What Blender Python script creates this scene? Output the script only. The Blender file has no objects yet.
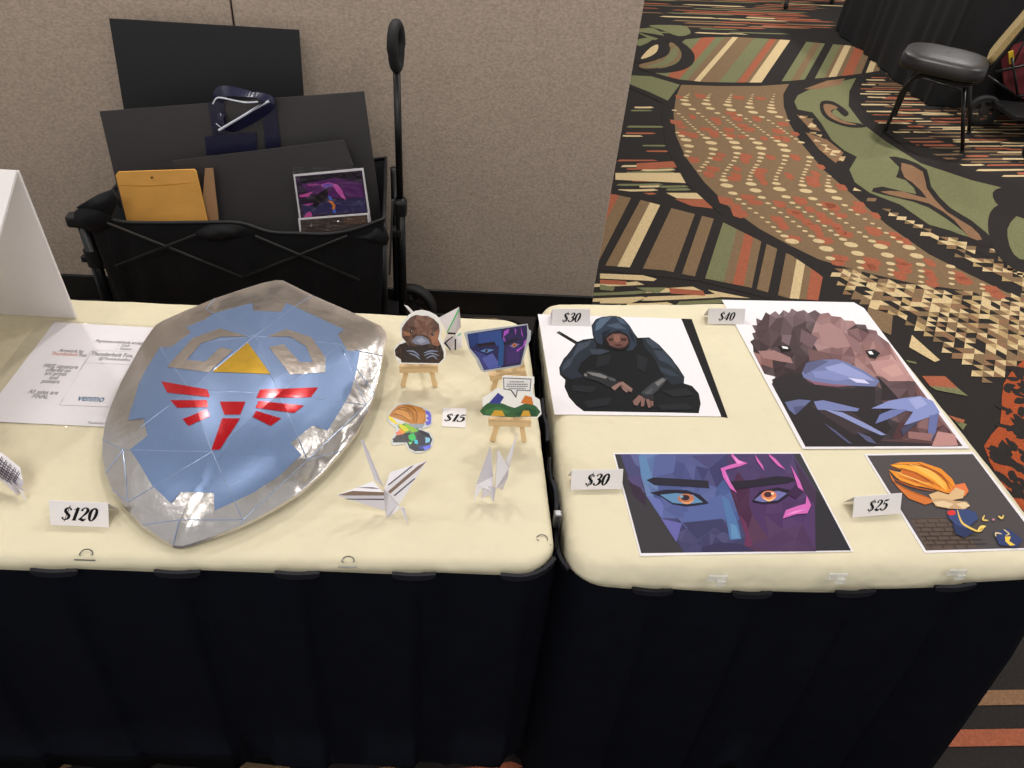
import bpy, bmesh, math, random
from mathutils import Vector, Matrix, geometry
random.seed(7)
SC = bpy.context.scene
COL = SC.collection
# ------------------------------------------------------------------ survey of the room (camera solved from the prints on the table)
F = 771.3; HC = 1.68
R = [Vector((0.9955330818778587, -0.04836595464246919, 0.08108401395031756)),
     Vector((0.03168844855227802, -0.6378301777586978, -0.7695248576678064)),
     Vector((0.08893663539353346, 0.7686568797401288, -0.6334484005134491))]
EYE = Vector((0, 0, HC))
def ray(p): return R[0]*((p[0]-512)/F) + R[1]*((p[1]-384)/F) + R[2]
def G(p, z=0.0):
    d = ray(p); return EYE + d*((z-HC)/d.z)
def onY(p, y):
    d = ray(p); return EYE + d*(y/d.y)
def onP(p, o, n):
    d = ray(p); return EYE + d*((o-EYE).dot(n)/d.dot(n))
def proj(v):
    c = v-EYE; z = R[2].dot(c); return (512+F*R[0].dot(c)/z, 384+F*R[1].dot(c)/z)
def crop(x0, y0, s, pts): return [(x0+s*x, y0+s*y) for x, y in pts]
TZ = 0.745                                             # table cloth height

# ------------------------------------------------------------------ colour and materials
def lin(c):
    return c/12.92 if c <= 0.04045 else ((c+0.055)/1.055)**2.4
def rgb(h):
    if isinstance(h, str):
        return tuple(lin(int(h[i:i+2], 16)/255) for i in (0, 2, 4))+(1,)
    return tuple(lin(c/255) for c in h)+(1,)
def mat(name, col=None, rough=0.6, metal=0.0, noise=0.06, scale=40, bump=0.0, bscale=200, sheen=0, coat=0, attr=False, alpha=1, trans=0, spec=0.5, stretch=None, bdist=.01):
    m = bpy.data.materials.new(name); m.use_nodes = True
    nt = m.node_tree; b = nt.nodes['Principled BSDF']
    b.inputs['Roughness'].default_value = rough; b.inputs['Metallic'].default_value = metal
    b.inputs['Specular IOR Level'].default_value = spec
    if sheen: b.inputs['Sheen Weight'].default_value = sheen
    if coat: b.inputs['Coat Weight'].default_value = coat; b.inputs['Coat Roughness'].default_value = .12
    if alpha < 1: b.inputs['Alpha'].default_value = alpha
    if trans: b.inputs['Transmission Weight'].default_value = trans
    tc = nt.nodes.new('ShaderNodeTexCoord'); mp = nt.nodes.new('ShaderNodeMapping')
    nt.links.new(tc.outputs['Object'], mp.inputs['Vector'])
    if stretch: mp.inputs['Scale'].default_value = stretch
    nz = nt.nodes.new('ShaderNodeTexNoise'); nz.inputs['Scale'].default_value = scale; nz.inputs['Detail'].default_value = 4
    nt.links.new(mp.outputs['Vector'], nz.inputs['Vector'])
    mr = nt.nodes.new('ShaderNodeMapRange')
    mr.inputs['From Min'].default_value = .25; mr.inputs['From Max'].default_value = .75
    mr.inputs['To Min'].default_value = 1-noise; mr.inputs['To Max'].default_value = 1+noise
    nt.links.new(nz.outputs['Fac'], mr.inputs['Value'])
    mx = nt.nodes.new('ShaderNodeVectorMath'); mx.operation = 'SCALE'
    nt.links.new(mr.outputs['Result'], mx.inputs['Scale'])
    if attr:
        at = nt.nodes.new('ShaderNodeAttribute'); at.attribute_name = 'Col'
        nt.links.new(at.outputs['Color'], mx.inputs[0])
    else:
        mx.inputs[0].default_value = rgb(col)[:3]
    nt.links.new(mx.outputs['Vector'], b.inputs['Base Color'])
    if bump:
        n2 = nt.nodes.new('ShaderNodeTexNoise'); n2.inputs['Scale'].default_value = bscale; n2.inputs['Detail'].default_value = 3
        nt.links.new(mp.outputs['Vector'], n2.inputs['Vector'])
        bp = nt.nodes.new('ShaderNodeBump'); bp.inputs['Strength'].default_value = bump; bp.inputs['Distance'].default_value = bdist
        nt.links.new(n2.outputs['Fac'], bp.inputs['Height']); nt.links.new(bp.outputs['Normal'], b.inputs['Normal'])
    return m
M = {}
M['carpet'] = mat('carpet_pile', rough=.95, attr=True, noise=.22, scale=160, bump=.5, bscale=260, spec=.1)
M['wall'] = mat('woven_wall_fabric', (186, 169, 153), rough=.95, noise=.22, scale=140, bump=.3, bscale=330, spec=.1, stretch=(.75, 1, 1.1))
M['base'] = mat('black_vinyl_base', (22, 20, 19), rough=.5)
M['ceil'] = mat('ceiling_paint', (205, 196, 184), rough=.9)
M['cloth'] = mat('cream_cloth', (222, 213, 184), rough=.85, noise=.025, scale=9, bump=.8, bscale=8, spec=.2, bdist=.022)
M['skirt'] = mat('navy_black_skirt', (8, 10, 18), rough=.85, noise=.2, scale=20, spec=.08)
M['tab'] = mat('skirt_fold', (17, 18, 26), rough=.6, spec=.3)
M['print'] = mat('printed_paper', rough=.5, attr=True, noise=.015, scale=300, spec=.07)
M['gloss'] = mat('glossy_sticker', rough=.22, attr=True, noise=.015, scale=300)
M['paper'] = mat('white_paper', (232, 228, 232), rough=.7, noise=.015, scale=80)
M['ink'] = mat('black_ink', (24, 23, 24), rough=.6, spec=.1)
M['foam'] = mat('white_foam_board', (234, 229, 228), rough=.6, noise=.01)
M['foil'] = mat('silver_foil', (208, 203, 199), rough=.28, metal=.92, noise=.06, scale=30, bump=.22, bscale=34)
M['blue'] = mat('blue_vinyl', (116, 139, 178), rough=.38, metal=.35, noise=.02, scale=60, spec=.5)
M['gold'] = mat('gold_foil', (205, 165, 52), rough=.3, metal=.55, noise=.12, scale=60)
M['red'] = mat('red_foil', (190, 24, 34), rough=.2, metal=.35, noise=.06, scale=50)
M['crease'] = mat('crease_tape_highlight', (158, 175, 205), rough=.3, metal=.4)
M['wood'] = mat('pale_easel_wood', (222, 190, 142), rough=.6, noise=.1, scale=30, stretch=(1, 1, .2))
M['black'] = mat('black_steel', (18, 18, 19), rough=.35, noise=.1)
M['strut'] = mat('grey_strut', (52, 50, 49), rough=.45, metal=.3)
M['rubber'] = mat('black_rubber', (24, 24, 25), rough=.7, noise=.15, scale=60)
M['greyhub'] = mat('grey_hub', (62, 60, 58), rough=.5)
M['poly'] = mat('black_polyester', (21, 21, 23), rough=.6, noise=.15, scale=60, bump=.5, bscale=12, spec=.4)
M['board'] = mat('black_foam_board', (25, 25, 28), rough=.55, noise=.03, scale=20)
M['board2'] = mat('charcoal_board', (60, 57, 58), rough=.45, noise=.03, scale=20)
M['manila'] = mat('manila_envelope', (232, 170, 82), rough=.55, noise=.05, scale=14, bump=.2, bscale=18)
M['kraft'] = mat('kraft_card', (168, 130, 92), rough=.7, noise=.06, scale=60)
M['navy'] = mat('navy_ribbon', (30, 31, 58), rough=.28, noise=.1, scale=50)
M['shine'] = mat('shiny_edge', (205, 208, 220), rough=.25)  # pale tone standing in for shine on the ribbon loop
def film_mat():                                       # crinkled clear film: mostly see-through, with a sheen
    m = bpy.data.materials.new('clear_film'); m.use_nodes = True; nt = m.node_tree
    nt.nodes.remove(nt.nodes['Principled BSDF'])
    tr = nt.nodes.new('ShaderNodeBsdfTransparent'); gl = nt.nodes.new('ShaderNodeBsdfGlossy'); gl.inputs['Roughness'].default_value = .12
    mx = nt.nodes.new('ShaderNodeMixShader'); lw = nt.nodes.new('ShaderNodeLayerWeight'); lw.inputs['Blend'].default_value = .35
    mr = nt.nodes.new('ShaderNodeMapRange'); mr.inputs['To Min'].default_value = .03; mr.inputs['To Max'].default_value = .22
    tc = nt.nodes.new('ShaderNodeTexCoord'); nz = nt.nodes.new('ShaderNodeTexNoise'); nz.inputs['Scale'].default_value = 60; nz.inputs['Detail'].default_value = 2
    bp = nt.nodes.new('ShaderNodeBump'); bp.inputs['Strength'].default_value = .9; bp.inputs['Distance'].default_value = .01
    L = nt.links.new
    L(tc.outputs['Object'], nz.inputs['Vector']); L(nz.outputs['Fac'], bp.inputs['Height']); L(bp.outputs['Normal'], gl.inputs['Normal'])
    L(lw.outputs['Facing'], mr.inputs['Value']); L(mr.outputs['Result'], mx.inputs['Fac']); L(tr.outputs[0], mx.inputs[1]); L(gl.outputs[0], mx.inputs[2])
    L(mx.outputs[0], nt.nodes['Material Output'].inputs['Surface']); return m
M['film'] = film_mat()
M['clip'] = mat('clear_plastic_clip', (225, 225, 220), rough=.1, alpha=.4)
M['steel'] = mat('steel_clip', (120, 120, 122), rough=.3, metal=.8)
M['vinyl'] = mat('brown_black_vinyl', (30, 26, 25), rough=.45, noise=.06)
M['weave'] = mat('tan_weave', (172, 148, 98), rough=.9, noise=.25, scale=90)
M['redcloth'] = mat('maroon_polyester', (98, 24, 30), rough=.7, noise=.15, scale=30)
M['yellow'] = mat('yellow_strap', (215, 180, 40), rough=.6)
M['farskirt'] = mat('black_skirt', (12, 12, 14), rough=.85, noise=.2, scale=12)

# ------------------------------------------------------------------ mesh builder
class MB:
    def __init__(s): s.v = []; s.f = []; s.c = []
    def add(s, vs, fs, col=None):
        k = len(s.v); s.v += [Vector(v) for v in vs]
        for f in fs: s.f.append([i+k for i in f]); s.c.append(col)
        return s
    def poly(s, pts, col=None):                       # any simple polygon, cut to triangles
        pts = [Vector(p) for p in pts]
        tris = geometry.tessellate_polygon([pts])
        return s.add(pts, [list(t) for t in tris], col)
    def slab(s, pts, off, col=None):                  # a plate: outline pts, extruded by off
        n = len(pts); pts = [Vector(p) for p in pts]; off = Vector(off)
        tris = [list(t) for t in geometry.tessellate_polygon([pts])]
        fs = tris + [[i+n for i in reversed(t)] for t in tris] + [[i, (i+1) % n, (i+1) % n+n, i+n] for i in range(n)]
        return s.add(pts+[p+off for p in pts], fs, col)
    def hexa(s, a, b, col=None):                      # two quads joined to a block
        return s.add(list(a)+list(b), [[0, 1, 2, 3], [7, 6, 5, 4]]+[[i, i+4, (i+1) % 4+4, (i+1) % 4] for i in range(4)], col)
    def box(s, c, d, rot=None, col=None, bev=0):
        bm = bmesh.new(); bmesh.ops.create_cube(bm, size=1)
        for v in bm.verts: v.co = Vector((v.co.x*d[0], v.co.y*d[1], v.co.z*d[2]))
        if bev: bmesh.ops.bevel(bm, geom=bm.edges[:], offset=bev, segments=2, affect='EDGES', profile=.5)
        m = Matrix.Translation(Vector(c)) @ (rot.to_4x4() if rot else Matrix())
        bm.verts.index_update()
        s.add([m @ v.co for v in bm.verts], [[v.index for v in f.verts] for f in bm.faces], col); bm.free(); return s
    def bar(s, a, b, w, h, up=(0, 0, 1), col=None):   # rectangular bar from a to b
        a = Vector(a); b = Vector(b); d = (b-a).normalized(); u = Vector(up)
        x = d.cross(u).normalized(); y = x.cross(d).normalized()
        q = [x*w/2+y*h/2, -x*w/2+y*h/2, -x*w/2-y*h/2, x*w/2-y*h/2]
        return s.hexa([a+p for p in q], [b+p for p in q], col)
    def tube(s, pts, r, n=10, closed=False, col=None, flat=None):
        pts = [Vector(p) for p in pts]; rings = []; prev = None; N = len(pts)
        for i, p in enumerate(pts):
            if closed: d = pts[(i+1) % N]-pts[i-1]
            else: d = pts[min(i+1, N-1)]-pts[max(i-1, 0)]
            d.normalize()
            if prev is None: x = d.orthogonal().normalized()
            else: x = (prev-d*prev.dot(d)).normalized()
            prev = x; y = d.cross(x); rr = r[i] if isinstance(r, (list, tuple)) else r
            rings.append([p+(x*math.cos(2*math.pi*k/n)+y*math.sin(2*math.pi*k/n))*rr for k in range(n)])
        vs = [v for g in rings for v in g]; fs = []
        for i in range(N if closed else N-1):
            j = (i+1) % N
            for k in range(n): fs.append([i*n+k, i*n+(k+1) % n, j*n+(k+1) % n, j*n+k])
        if not closed: fs += [list(range(n))[::-1], [(N-1)*n+k for k in range(n)]]
        return s.add(vs, fs, col)
    def lathe(s, c, axis, prof, n=28, col=None):      # prof: (distance along axis, radius)
        c = Vector(c); a = Vector(axis).normalized(); x = a.orthogonal().normalized(); y = a.cross(x)
        vs = [c+a*h+(x*math.cos(2*math.pi*k/n)+y*math.sin(2*math.pi*k/n))*r for h, r in prof for k in range(n)]
        fs = [[i*n+k, i*n+(k+1) % n, (i+1)*n+(k+1) % n, (i+1)*n+k] for i in range(len(prof)-1) for k in range(n)]
        return s.add(vs, fs, col)
    def build(s, name, m, parent=None, smooth=False):
        me = bpy.data.meshes.new(name)
        org = Vector((0, 0, 0))
        if parent is None and s.v:
            lo = [min(v[i] for v in s.v) for i in range(3)]; hi = [max(v[i] for v in s.v) for i in range(3)]
            org = Vector(((lo[0]+hi[0])/2, (lo[1]+hi[1])/2, lo[2]))
        elif parent is not None: org = ORG[parent.name]
        me.from_pydata([v-org for v in s.v], [], s.f)
        if any(c is not None for c in s.c):
            at = me.color_attributes.new('Col', 'FLOAT_COLOR', 'CORNER')
            for p, c in zip(me.polygons, s.c):
                for li in p.loop_indices: at.data[li].color = rgb(c) if c is not None else (1, 1, 1, 1)
        me.materials.append(m)
        if smooth:
            me.polygons.foreach_set('use_smooth', [True]*len(me.polygons))
        o = bpy.data.objects.new(name, me); COL.objects.link(o)
        ORG[o.name] = org
        if parent is None: o.location = org
        else: o.parent = parent
        return o
ORG = {}
def tag(o, label, cat, group=None, kind=None):
    o['label'] = label; o['category'] = cat
    if group: o['group'] = group
    if kind: o['kind'] = kind
    return o
def thing(name, loc, label, cat, group=None):
    o = bpy.data.objects.new(name, None); COL.objects.link(o); o.location = loc; o.empty_display_size = .05
    ORG[o.name] = Vector(loc); return tag(o, label, cat, group)
def struct(o): o['kind'] = 'structure'; return o
def cr(pts, k=6, closed=False):                       # Catmull-Rom through points of any dimension
    P = [tuple(p) for p in pts]; n = len(P); out = []
    for i in range(n if closed else n-1):
        p0 = P[i-1] if (closed or i > 0) else P[0]; p1 = P[i]; p2 = P[(i+1) % n]; p3 = P[(i+2) % n] if (closed or i+2 < n) else P[-1]
        for j in range(k):
            t = j/k
            out.append(tuple(.5*(2*b+(c-a)*t+(2*a-5*b+4*c-d)*t*t+(3*b-a-3*c+d)*t**3) for a, b, c, d in zip(p0, p1, p2, p3)))
    if not closed: out.append(P[-1])
    return out
def inside(p, poly):
    x, y = p; r = False; n = len(poly)
    for i in range(n):
        x1, y1 = poly[i]; x2, y2 = poly[i-1]
        if (y1 > y) != (y2 > y) and x < (x2-x1)*(y-y1)/(y2-y1)+x1: r = not r
    return r
def vary(c, a):
    d = random.uniform(-a, a); return tuple(max(0, min(255, v+d)) for v in c)

# ------------------------------------------------------------------ camera
cd = bpy.data.cameras.new('camera'); cam = bpy.data.objects.new('camera', cd); COL.objects.link(cam)
cd.sensor_width = 36; cd.lens = F/1024*36; cd.clip_start = .05
x, y, z = R[0], -R[1], -R[2]
cam.matrix_world = Matrix(((x.x, y.x, z.x, 0), (x.y, y.y, z.y, 0), (x.z, y.z, z.z, HC), (0, 0, 0, 1)))
SC.camera = cam

# ------------------------------------------------------------------ the room
WY = 2.46
fl = MB(); ZC = [0.0]
def zl(lay): ZC[0] += 1.5e-7; return .0004*lay+ZC[0]
DK = '322e2c'; BR = '846c51'; CRM = 'd6bd90'; GRN = '7b7c59'; RED = 'a86148'; TAN = '8f6d52'
def fpoly(pts, col, lay, smooth=0, closed=True):      # a tuft colour on the carpet: traced on the floor plane
    if smooth: pts = cr(pts, smooth, True)
    ZC[0] += 1.5e-7
    fl.poly([G(p, .0004*lay+ZC[0]) for p in pts], col)
fl.add([(-3.2, -1.6, 0), (9.5, -1.6, 0), (9.5, 13, 0), (-3.2, 13, 0)], [[0, 1, 2, 3]], DK)
c6 = lambda pts: crop(590, 0, .4238, pts)
c2 = lambda pts: crop(630, 0, .2148, pts)
c3 = lambda pts: crop(600, 150, .2148, pts)
c4 = lambda pts: crop(800, 130, .2343, pts)
# streaky ground: short broken strokes in rows
def streaks(zone, dirv, rows, lens, th, cols, lay=1, seed=1, gap=.35):
    rnd = random.Random(seed)
    W = [G(p) for p in zone]; d = Vector(dirv).normalized(); e = Vector((-d.y, d.x, 0))
    us = [w.dot(d) for w in W]; vs = [w.dot(e) for w in W]; z2 = [(w.x, w.y) for w in W]
    v = min(vs)
    while v < max(vs):
        u = min(us)-rnd.random()*.2
        while u < max(us):
            L = rnd.uniform(*lens); h = rnd.uniform(*th)
            if rnd.random() > gap:
                vv = v+rnd.uniform(-.3, .3)*rows
                p = [d*(u+L*t)+e*(vv+h*k+rnd.uniform(-.12, .12)*h) for t, k in ((0, -.3), (.15, -.5), (.8, -.5), (1, -.2), (.9, .5), (.5, .4), (.1, .5))]
                q = (d*(u+L/2)+e*vv)
                if all(inside((a.x, a.y), z2) for a in (p[0], p[3], q)):
                    zz = zl(lay); fl.poly([a+Vector((0, 0, zz)) for a in p], rnd.choice(cols))
            u += L*rnd.uniform(.75, 1.25)
        v += rows
SD = G((960, 140))-G((900, 140))
streaks([(600, -40), (870, -40), (845, 50), (800, 46), (720, 40), (600, 32)], SD, .06, (.3, .9), (.026, .045), [RED, CRM, BR, RED, GRN, TAN], seed=3, gap=.2)
streaks(c6([(625, 290), (612, 230), (630, 165), (740, 150), (900, 200), (1200, 230), (1200, 470), (1000, 445), (900, 418), (790, 375), (720, 345), (650, 300)]), SD, .05, (.12, .42), (.018, .03), [RED, CRM, CRM, BR, RED, TAN], seed=5, gap=.1)
streaks(c6([(100, 215), (170, 240), (190, 330), (215, 420), (50, 430), (70, 330)]), SD, .05, (.1, .35), (.02, .034), [RED, CRM, CRM, TAN, GRN], seed=8, gap=.15)
streaks(c6([(50, 400), (220, 400), (290, 490), (190, 480), (40, 450)]), SD, .04, (.12, .3), (.02, .03), [RED, CRM, GRN], seed=9, gap=.1)
streaks(c6([(-60, 650), (150, 650), (330, 670), (430, 700), (400, 745), (-60, 745)]), SD, .055, (.15, .4), (.02, .04), [RED, CRM, CRM, GRN], seed=12, gap=.12)
for a, b, col in (((60, 408, 225, 408), (228, 432, 60, 424), CRM), ((110, 385, 205, 380), (208, 395, 110, 398), RED), ((180, 455, 265, 455), (275, 470, 205, 468), CRM), ((200, 470, 275, 470), (290, 492, 240, 486), RED)):
    fpoly(c6([a[:2], a[2:], b[:2], b[2:]]), col, 2)
# hand-placed strokes of the streaked corner by the table
for pts, col in ((((0, 575), (200, 583), (265, 600), (250, 610), (0, 598)), CRM), (((0, 603), (125, 610), (120, 628), (0, 622)), RED), (((170, 640), (310, 640), (270, 668), (215, 660)), GRN), (((320, 642), (480, 655), (490, 678), (330, 668)), RED), (((500, 650), (700, 690), (560, 684)), CRM), (((0, 690), (200, 694), (140, 715), (0, 714)), CRM), (((0, 625), (70, 640), (60, 656), (0, 650)), GRN)):
    fpoly(c3(pts), col, 3)
# black leafy band around the fin and the fin itself
fin = c6([(215, 200), (300, 203), (400, 203), (470, 198), (456, 222), (457, 250), (470, 290), (500, 340), (550, 400), (620, 460), (700, 530), (800, 600), (900, 650), (1000, 698), (940, 696), (860, 682), (760, 668), (680, 650), (600, 630), (540, 612), (470, 578), (400, 540), (330, 490), (270, 430), (225, 370), (203, 320), (197, 270), (203, 228)])
finb = c6([(185, 195), (300, 190), (480, 185), (500, 210), (486, 260), (520, 330), (590, 410), (700, 500), (830, 590), (960, 655), (1080, 730), (960, 730), (760, 690), (600, 655), (500, 620), (380, 560), (290, 490), (225, 430), (180, 350), (168, 270)])
fpoly(finb, DK, 4)
fpoly(fin, BR, 5)
def P3(m, base, dx, dy): return (base[0]+dx*m, base[1]+dy*m)
for m in range(-5, 9):
    way = [(P3(m, (689, 94), 21.3, 0), .0), (P3(m, (684.8, 103), 21.8, 2.3), 1), (P3(m+.55, (690, 116), 22.5, 1.6), .35), (P3(m+1.4, (688, 131), 23.5, 1.3), .3), (P3(m+2, (687, 142), 24.2, 1.3), 1), (P3(m+2, (687, 155), 24.4, 1.4), .55), (P3(m, (724, 175), 26, 1.6), .4), (P3(m, (726.7, 186), 26.3, 1.8), 1), (P3(m, (741, 202), 27, 1.8), .45), (P3(m, (762, 218), 28, 1.8), .32), (P3(m, (781, 234), 29, 1.7), .5), (P3(m, (794, 244), 29.6, 1.7), 1.05), (P3(m, (800, 257), 30, 1.8), .7), (P3(m, (799, 268), 30.5, 2), .45), (P3(m, (796, 285), 31, 2), .3)]
    path = cr([(a[0], a[1], b) for a, b in way], 14)
    W = [(G(q[:2]), q[2]) for q in path]; acc = 0; nxt = 0
    for i in range(1, len(W)):
        seg = (W[i][0]-W[i-1][0]).length; acc += seg
        if acc >= nxt:
            r = .0095+.027*max(0, W[i][1])**1.7
            q = path[i][:2]
            if inside(q, fin):
                c = W[i][0]; d = (W[i][0]-W[i-1][0]).normalized()
                n = 10 if r > .02 else 6
                xr = r*.98; yr = r*.72
                zz = zl(7); fl.add([(c.x+xr*math.cos(k*2*math.pi/n), c.y+yr*math.sin(k*2*math.pi/n), zz) for k in range(n)], [list(range(n))], CRM)
            nxt = acc+r*1.9+.012
    # rusty dashes between the dotted lines
    for i in range(4, len(path)-1, 5):
        q = (path[i][0]+11+random.uniform(-4, 4), path[i][1]+random.uniform(-2, 2))
        if path[i][2] < .7 and inside(q, fin) and random.random() < .8:
            c = G(q); L = random.uniform(.022, .042); h = random.uniform(.03, .055)
            zz = zl(6); fl.poly([(c.x+a*L, c.y+b*h, zz) for a, b in ((-1, -.6), (-.2, -1), (.9, -.5), (1, .6), (.1, .8), (-.8, .9))], RED)
# striped leaf
leaf = c2([(118, 342), (170, 255), (258, 183), (350, 174), (480, 172), (600, 178), (760, 188), (900, 202), (1020, 212), (1090, 226), (1180, 262), (1160, 330), (1020, 350), (900, 362), (750, 376), (600, 384), (480, 384), (350, 382), (230, 370)])
fpoly(c2([(90, 350), (160, 240), (250, 172), (480, 158), (760, 172), (1020, 196), (1120, 220), (1210, 262), (1190, 345), (1020, 366), (900, 376), (750, 392), (600, 400), (350, 398), (215, 385)]), DK, 4)
def stripes(zone, rows, lay):                         # slanted bands clipped to the zone: rows of (colour, bottom x0, x1, top x0, x1, ybottom, ytop)
    for col, b0, b1, t0, t1, yb, yt in rows:
        q = [(b0, yb), (b1, yb), (t1, yt), (t0, yt)]
        out = clip_poly(zone, q)
        if len(out) > 2: fpoly(out, col, lay)
def clip_poly(sub, clip):                              # Sutherland-Hodgman, clip convex
    ar = sum(clip[i-1][0]*clip[i][1]-clip[i][0]*clip[i-1][1] for i in range(len(clip)))
    if ar < 0: clip = clip[::-1]
    out = list(sub)
    for i in range(len(clip)):
        a, b = clip[i-1], clip[i]; inp = out; out = []
        side = lambda p: (b[0]-a[0])*(p[1]-a[1])-(b[1]-a[1])*(p[0]-a[0])
        for j in range(len(inp)):
            p, q = inp[j-1], inp[j]; sp, sq = side(p), side(q)
            if (sp >= 0) != (sq >= 0):
                t = sp/(sp-sq); out.append((p[0]+(q[0]-p[0])*t, p[1]+(q[1]-p[1])*t))
            if sq >= 0: out.append(q)
        if not out: return []
    return out
rows = []
for col, b0, b1 in ((GRN, 60, 150), (RED, 150, 215), (GRN, 215, 255), (BR, 255, 292), (CRM, 292, 322), (BR, 322, 412), (GRN, 412, 490), (BR, 490, 502), (RED, 502, 536), (BR, 536, 556), (CRM, 556, 612), (DK, 612, 702), (GRN, 702, 745), (BR, 745, 782), (GRN, 782, 806), (DK, 806, 850), (GRN, 850, 892), (BR, 892, 912), (CRM, 912, 948), (BR, 948, 972), (RED, 972, 1022), (BR, 1022, 1060), (DK, 1060, 1080), (CRM, 1080, 1112), (BR, 1112, 1180)):
    sh = lambda b: b+185-.13*(b-300) if b > 300 else b+185
    x0, y0 = c2([(b0, 384)])[0]; x1, _ = c2([(b1, 384)])[0]; t0, y1 = c2([(sh(b0), 172)])[0]; t1, _ = c2([(sh(b1), 172)])[0]
    rows.append((col, x0, x1, t0, t1, y0, y1))
stripes(leaf, rows, 6)
# dark and green scrolls at the leaf's tip
fpoly(c2([(90, 118), (235, 118), (275, 135), (278, 158), (225, 168), (150, 140)]), GRN, 6, 3)
fpoly(c2([(40, 140), (110, 130), (165, 175), (130, 190), (50, 160)]), GRN, 6, 3)
fpoly(c2([(20, 190), (80, 175), (110, 182), (45, 215)]), GRN, 6, 2)
fpoly(c2([(40, 150), (150, 165), (240, 195), (298, 250), (290, 300), (230, 330), (130, 340), (40, 320), (140, 318), (215, 295), (240, 255), (215, 210), (150, 185)]), DK, 7, 3)
fpoly(c2([(45, 300), (120, 280), (165, 250), (190, 195), (240, 245), (215, 290), (140, 315), (60, 318)]), BR, 7, 3)
fpoly(c2([(70, 312), (150, 285), (200, 225), (225, 225), (205, 280), (140, 310)]), GRN, 8, 2)
fpoly(c2([(30, 250), (130, 180), (185, 215), (170, 260), (90, 285), (30, 290)]), DK, 8, 3)
fpoly(c2([(50, 272), (95, 222), (130, 208), (125, 240), (90, 264)]), CRM, 9, 3)
fpoly(c2([(0, 345), (100, 352), (235, 390), (175, 470), (90, 430), (0, 395)]), GRN, 5)
fpoly(c2([(0, 330), (110, 338), (240, 375), (235, 395), (100, 355), (0, 350)]), DK, 6)
fpoly(c2([(0, 392), (90, 428), (190, 475), (170, 490), (80, 445), (0, 410)]), DK, 6)
# green vine band to the right of the fin
vine = c6([(490, 225), (530, 205), (600, 190), (628, 184), (612, 215), (610, 250), (640, 290), (700, 335), (780, 385), (900, 425), (1010, 452), (1150, 470), (1150, 640), (1010, 610), (985, 590), (930, 570), (870, 552), (800, 525), (730, 482), (660, 455), (625, 430), (612, 400), (630, 370), (600, 355), (570, 330), (545, 290), (525, 265), (490, 258), (482, 240)])
fpoly(c6([(470, 215), (520, 190), (640, 172), (660, 180), (640, 200), (635, 240), (670, 285), (800, 360), (930, 410), (1150, 445), (1150, 690), (1010, 640), (870, 575), (720, 510), (600, 430), (520, 320), (470, 250)]), DK, 3)
fpoly(vine, GRN, 5)
fpoly(c6([(505, 210), (560, 190), (602, 185), (590, 200), (540, 210)]), TAN, 6)
fpoly(c6([(545, 240), (575, 240), (610, 265), (600, 275), (580, 258), (572, 268), (600, 285), (640, 292), (650, 300), (610, 300), (565, 285), (545, 265)]), DK, 6, 3)
fpoly(c6([(552, 246), (572, 247), (585, 255), (568, 262), (590, 282), (630, 294), (600, 292), (568, 278), (554, 262)]), TAN, 7, 3)
fpoly(c6([(705, 370), (745, 375), (795, 400), (805, 440), (850, 490), (900, 520), (960, 575), (920, 580), (880, 545), (800, 490), (730, 468), (665, 452), (690, 440), (770, 458), (745, 425), (722, 418), (730, 395)]), DK, 6, 2)
fpoly(c6([(735, 384), (785, 405), (795, 445), (840, 498), (900, 535), (925, 565), (895, 560), (860, 520), (800, 480), (735, 466), (685, 452), (740, 452), (795, 468), (760, 430), (742, 418)]), TAN, 7, 2)
fpoly(c6([(720, 470), (790, 490), (850, 530), (872, 550), (800, 530), (745, 492)]), GRN, 7)
fpoly(c6([(950, 455), (985, 440), (1060, 445), (1150, 480), (1150, 530), (1040, 520), (970, 490)]), DK, 7, 3)
fpoly(c6([(975, 480), (1010, 500), (985, 540), (1000, 600), (1060, 640), (1010, 640), (960, 600), (940, 545), (945, 500)]), DK, 8, 3)
fpoly(c6([(990, 520), (1080, 510), (1100, 600), (1040, 600), (1000, 570)]), GRN, 7)
# small pieced mosaic beds
def mosaic(zone, lay, seed, step=.05):
    rnd = random.Random(seed); W = [G(p) for p in zone]; z2 = [(w.x, w.y) for w in W]
    xs = [w.x for w in W]; ys = [w.y for w in W]
    j = 0; yy = min(ys)
    while yy < max(ys):
        xx = min(xs)+(step/2 if j % 2 else 0)
        while xx < max(xs):
            if inside((xx, yy), z2):
                for a, b, c in (((0, 0), (1, 0), (.5, 1)), ((1, 0), (1.5, 1), (.5, 1))):
                    col = rnd.choice([CRM, CRM, TAN, BR, BR, DK, DK, 'b59a6e'])
                    q = [(xx+k[0]*step-step/2, yy+k[1]*step*.8-step*.4, .0004*lay) for k in (a, b, c)]
                    if col != DK: fl.add(q, [[0, 1, 2]], col)
            xx += step
        yy += step*.8; j += 1
mosaic(c6([(500, 300), (530, 315), (600, 375), (595, 390), (550, 355)]), 6, 1, .045)
fpoly(c6([(487, 270), (520, 282), (545, 310), (520, 305)]), TAN, 6); mosaic(c6([(490, 272), (515, 282), (535, 305), (512, 300)]), 7, 2, .05)
fpoly(c6([(508, 312), (560, 330), (598, 360), (580, 385), (540, 352)]), TAN, 6); mosaic(c6([(512, 315), (575, 350), (590, 378), (560, 372)]), 7, 4, .05)
mosaic(c4([(190, 220), (330, 320), (560, 440), (690, 470), (800, 560), (960, 640), (960, 700), (860, 650), (700, 560), (500, 430), (330, 330)]), 6, 3, .05)
mosaic(c4([(770, 490), (880, 540), (960, 580), (960, 650), (880, 580)]), 6, 6, .05)
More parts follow.
